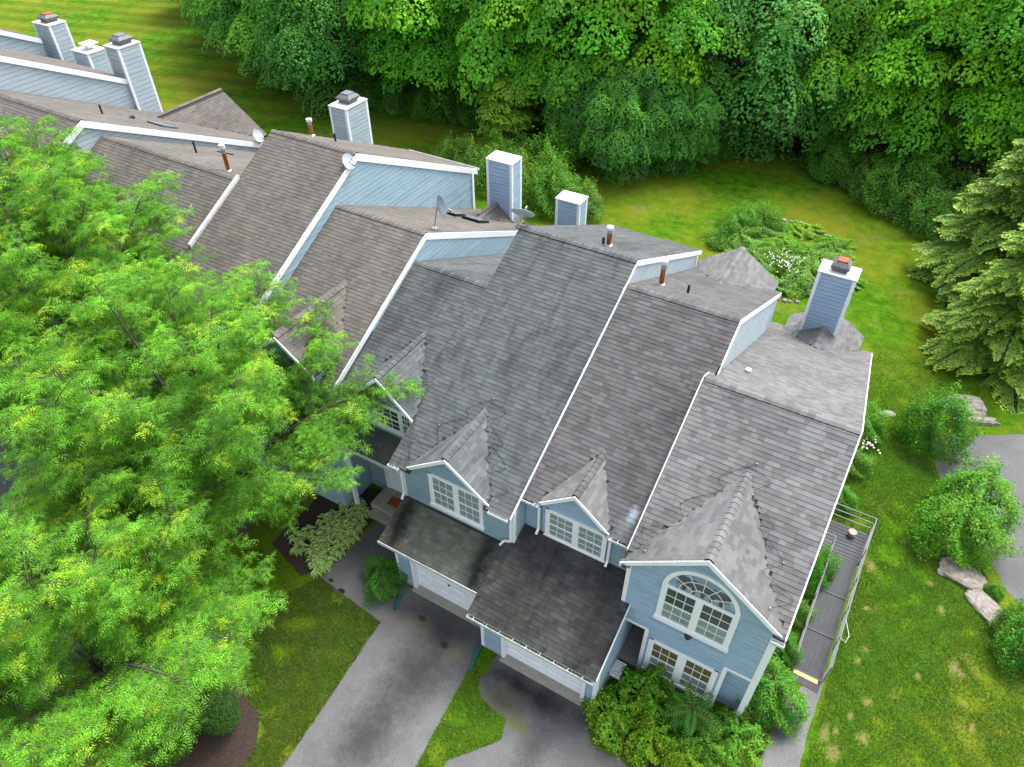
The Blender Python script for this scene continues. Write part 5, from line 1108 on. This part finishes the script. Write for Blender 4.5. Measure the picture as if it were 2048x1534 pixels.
def daisies(seed, cx, cy, r, n, h, label):
    rng = rnd(seed); P = np.stack([cx+rng.normal(0, r, n), cy+rng.normal(0, r*.8, n), h+rng.normal(0, .08, n)], 1)
    V, T, Cc = leaves(P, np.tile([0, -.2, 1.], (n, 1)), .09, np.tile([.75, .74, .68], (n, 1)), rng, 1., 0); mesh_obj('white_flowers', np_mesh('white_flowers', V, T, Cc), 'leaf', None, kind='stuff', label=label, cat='flowers')
daisies(1, -3.9, 36.2, .7, 90, .75, 'small white flowers scattered through the island bed'); daisies(2, 2.25, 24.5, .28, 40, .55, 'white daisies beside the shrubs along the end wall')

# --- hostas with cream-edged leaves along the front walk
def hosta_mesh(seed, n=34, L=.3):
    rng = rnd(seed); V = []; Q = []; Cc = []
    for i in range(n):
        az = rng.uniform(0, 6.283); r0 = rng.uniform(.02, .14); el = rng.uniform(.15, .9); l = L*rng.uniform(.7, 1.15); w = l*.24
        d = np.array([math.cos(az), math.sin(az), 0]); s = np.array([-d[1], d[0], 0]); b = d*r0+np.array([0, 0, .12+.1*el]); g = np.array([.18, .40, .06])*rng.uniform(.8, 1.2)
        ts = (0, .3, .65, 1); ws = (.1, 1, .85, .05); pts = [b+d*l*t*math.cos(el*.6)+np.array([0, 0, l*(t*.5*el-.55*t*t)]) for t in ts]
        k = len(V)
        for p, wq in zip(pts, ws):
            for e, zz in ((-1, .03), (-.62, 0), (.62, 0), (1, .03)): V.append(p+s*w*wq*e+np.array([0, 0, zz*wq]))
        for j in range(3):
            for q in range(3): Q.append((k+j*4+q, k+j*4+q+1, k+(j+1)*4+q+1, k+(j+1)*4+q)); Cc.append(g if q == 1 else np.array([.66, .70, .34]))
    return np_mesh('hosta_leaves', V, Q, Cc)
HO = [hosta_mesh(5), hosta_mesh(6)]
rng = rnd(17); k = 0
for (x, y) in ((-13.25, 9.0), (-13.6, 9.15), (-13.9, 9.5), (-13.35, 9.6), (-13.75, 9.95), (-14.2, 10.0), (-13.25, 10.25), (-13.6, 10.5), (-14.0, 10.6), (-13.2, 10.95), (-13.55, 11.15), (-14.0, 11.3), (-13.4, 11.7), (-13.8, 11.95), (-14.4, 9.3), (-14.5, 10.7), (-13.45, 9.3), (-13.9, 9.75), (-14.1, 10.3), (-13.4, 10.6), (-13.75, 10.9), (-13.3, 11.3), (-13.7, 11.6), (-14.3, 11.0), (-14.6, 10.0), (-14.3, 11.7), (-13.15, 9.35), (-13.1, 9.95), (-13.1, 10.6), (-14.8, 9.6)):
    k += 1; plant('hosta', HO[k % 2], None, (x, y, .01), 'cream-edged hosta in the bed along the front walk', 'plant', 'hostas along the front walk', k*1.3, (.85, .85, .9), (1, 1, 1), 'leaves')
# --- sumac-like plant before the lower window
def sumac():
    rng = rnd(77); parts = []; w = MB()
    r = bpy.data.objects.new('sumac', None); r.location = (-.15, 10.35, 0); put(r, None, 'tall plant with long feather-like leaves before the lower front window', 'plant')
    w.tube([(0, 0, 0), (.03, .02, .7), (0, .05, 1.35)], [.025, .02, .012], 6)
    for i in range(15):
        az = i*2.4+rng.uniform(-.2, .2); z = .75+.6*i/15; L = rng.uniform(.62, .9); d = np.array([math.cos(az), math.sin(az), 0]); s = np.array([-d[1], d[0], 0]); b = np.array([0, .04, z]); nl = 11
        rach = [b+d*L*t+np.array([0, 0, .35*L*t-.62*L*t*t]) for t in np.linspace(0, 1, nl)]; w.tube(rach, .006, 4, False)
        V = []; 
        for j in range(1, nl):
            p = rach[j]; t = j/nl; ll = .20*math.sin(math.pi*(.22+.7*t))
            for sg in (-1, 1):
                tip = p+s*sg*ll+d*ll*.4+np.array([0, 0, -ll*.35]); m = p+s*sg*ll*.45+d*ll*.18; V += [p, m-d*.03+np.array([0, 0, .01]), tip, m+d*.035]
        V = np.array(V); n = len(V)//4; kk = (np.arange(n)*4)[:, None]; T = np.concatenate([kk+np.array([[0, 1, 2]]), kk+np.array([[0, 2, 3]])], 1).reshape(-1, 3)
        c = np.array([.085, .28, .03])*rng.uniform(.8, 1.3) if i < 12 else np.array([.13, .26, .03]); me = np_mesh('frond', V, T, np.tile(c, (len(T), 1))); me.materials.append(M['leaf']); o = bpy.data.objects.new('frond', me); C.objects.link(o); o.parent = r
    me = w.mesh('stem', False); me.materials.append(M['bark']); o = bpy.data.objects.new('stem', me); C.objects.link(o); o.parent = r
sumac()
# ornamental grass clump
def blades(name, P, H, lean, w, cols, rng, label=None, cat=None, kind=None):
    n = len(P); az = rng.uniform(0, 6.283, n); d = np.stack([np.cos(az), np.sin(az), np.zeros(n)], 1); s = np.stack([-d[:, 1], d[:, 0], np.zeros(n)], 1)
    a = P+s*w; b = P-s*w; tip = P+d*(lean*H)[:, None]+np.array([0, 0, 1.])*H[:, None]; V = np.stack([a, b, tip], 1).reshape(-1, 3); T = np.arange(3*n).reshape(-1, 3)
    return mesh_obj(name, np_mesh(name, V, T, cols), 'grassblade', None, label=label, cat=cat, kind=kind)
rng = rnd(5); n = 500
P = np.stack([-.75+rng.normal(0, .07, n), 9.95+rng.normal(0, .07, n), np.full(n, .01)], 1)
blades('grass_clump', P, rng.uniform(.35, .75, n), rng.uniform(.3, .9, n), .008, vary((.06, .15, .03), n, rng), rng, 'fine-bladed dark green grass clump among the front bed shrubs', 'grass clump')

# --- lawn blades where the lawn is near
def inpoly(x, y, poly):
    ins = np.zeros(len(x), bool); n = len(poly)
    for i in range(n):
        (x0, y0), (x1, y1) = poly[i], poly[(i+1) % n]
        c = ((y0 > y) != (y1 > y)); xi = (x1-x0)*(y-y0)/((y1-y0) if y1 != y0 else 1e-9)+x0; ins ^= c & (x < xi)
    return ins
rng = rnd(123); N_ = 520000
regs = [([(3.15, 8), (9, 8), (9.5, 17), (7.6, 19.5), (6.8, 21.3), (4.6, 25.5), (4.5, 27.5), (5.5, 30), (4.5, 34), (1.5, 36), (1.5, 20.2), (3.3, 19.8), (3.2, 14)], .72), ([(-9.7, 3.3), (-10.1, 8.5), (-13.0, 8.8), (-14, 7), (-12.5, 4.6), (-10.9, 4.0), (-10.5, 1)], .18), ([(-6.72, 9.2), (-6.2, 8.5), (-5.9, 8.0), (-4.9, 7.85), (-4.7, 7.3), (-5.0, 6.9), (-5.75, 6.0), (-5.65, 3.5), (-6.2, 3.5), (-6.42, 5.2)], .10)]
parts = []
for poly, share in regs:
    xs = [p[0] for p in poly]; ys = [p[1] for p in poly]; m = int(N_*share)
    x = rng.uniform(min(xs), max(xs), m*2); y = rng.uniform(min(ys), max(ys), m*2); ok = inpoly(x, y, poly); parts.append(np.stack([x[ok], y[ok]], 1)[:m])
XY = np.concatenate(parts); n = len(XY)
tuft = np.sin(XY[:, 0]*3.1+np.sin(XY[:, 1]*2.3)*1.7)*np.sin(XY[:, 1]*2.7+np.sin(XY[:, 0]*1.9)*1.4)+.6*np.sin(XY[:, 0]*.9+1)*np.sin(XY[:, 1]*.7)
ok = rng.random(n) < np.clip(.62+.45*tuft, .08, 1)*np.clip((33-XY[:, 1])/8, 0, 1); XY = XY[ok]; tuft = tuft[ok]
ok = np.ones(len(XY), bool)
for (x, y, rx, ry) in SAND: ok &= ((XY[:, 0]-x)/rx)**2+((XY[:, 1]-y)/ry)**2 > rng.uniform(.0, 1.5, len(XY))
XY = XY[ok]; tuft = tuft[ok]; n = len(XY)
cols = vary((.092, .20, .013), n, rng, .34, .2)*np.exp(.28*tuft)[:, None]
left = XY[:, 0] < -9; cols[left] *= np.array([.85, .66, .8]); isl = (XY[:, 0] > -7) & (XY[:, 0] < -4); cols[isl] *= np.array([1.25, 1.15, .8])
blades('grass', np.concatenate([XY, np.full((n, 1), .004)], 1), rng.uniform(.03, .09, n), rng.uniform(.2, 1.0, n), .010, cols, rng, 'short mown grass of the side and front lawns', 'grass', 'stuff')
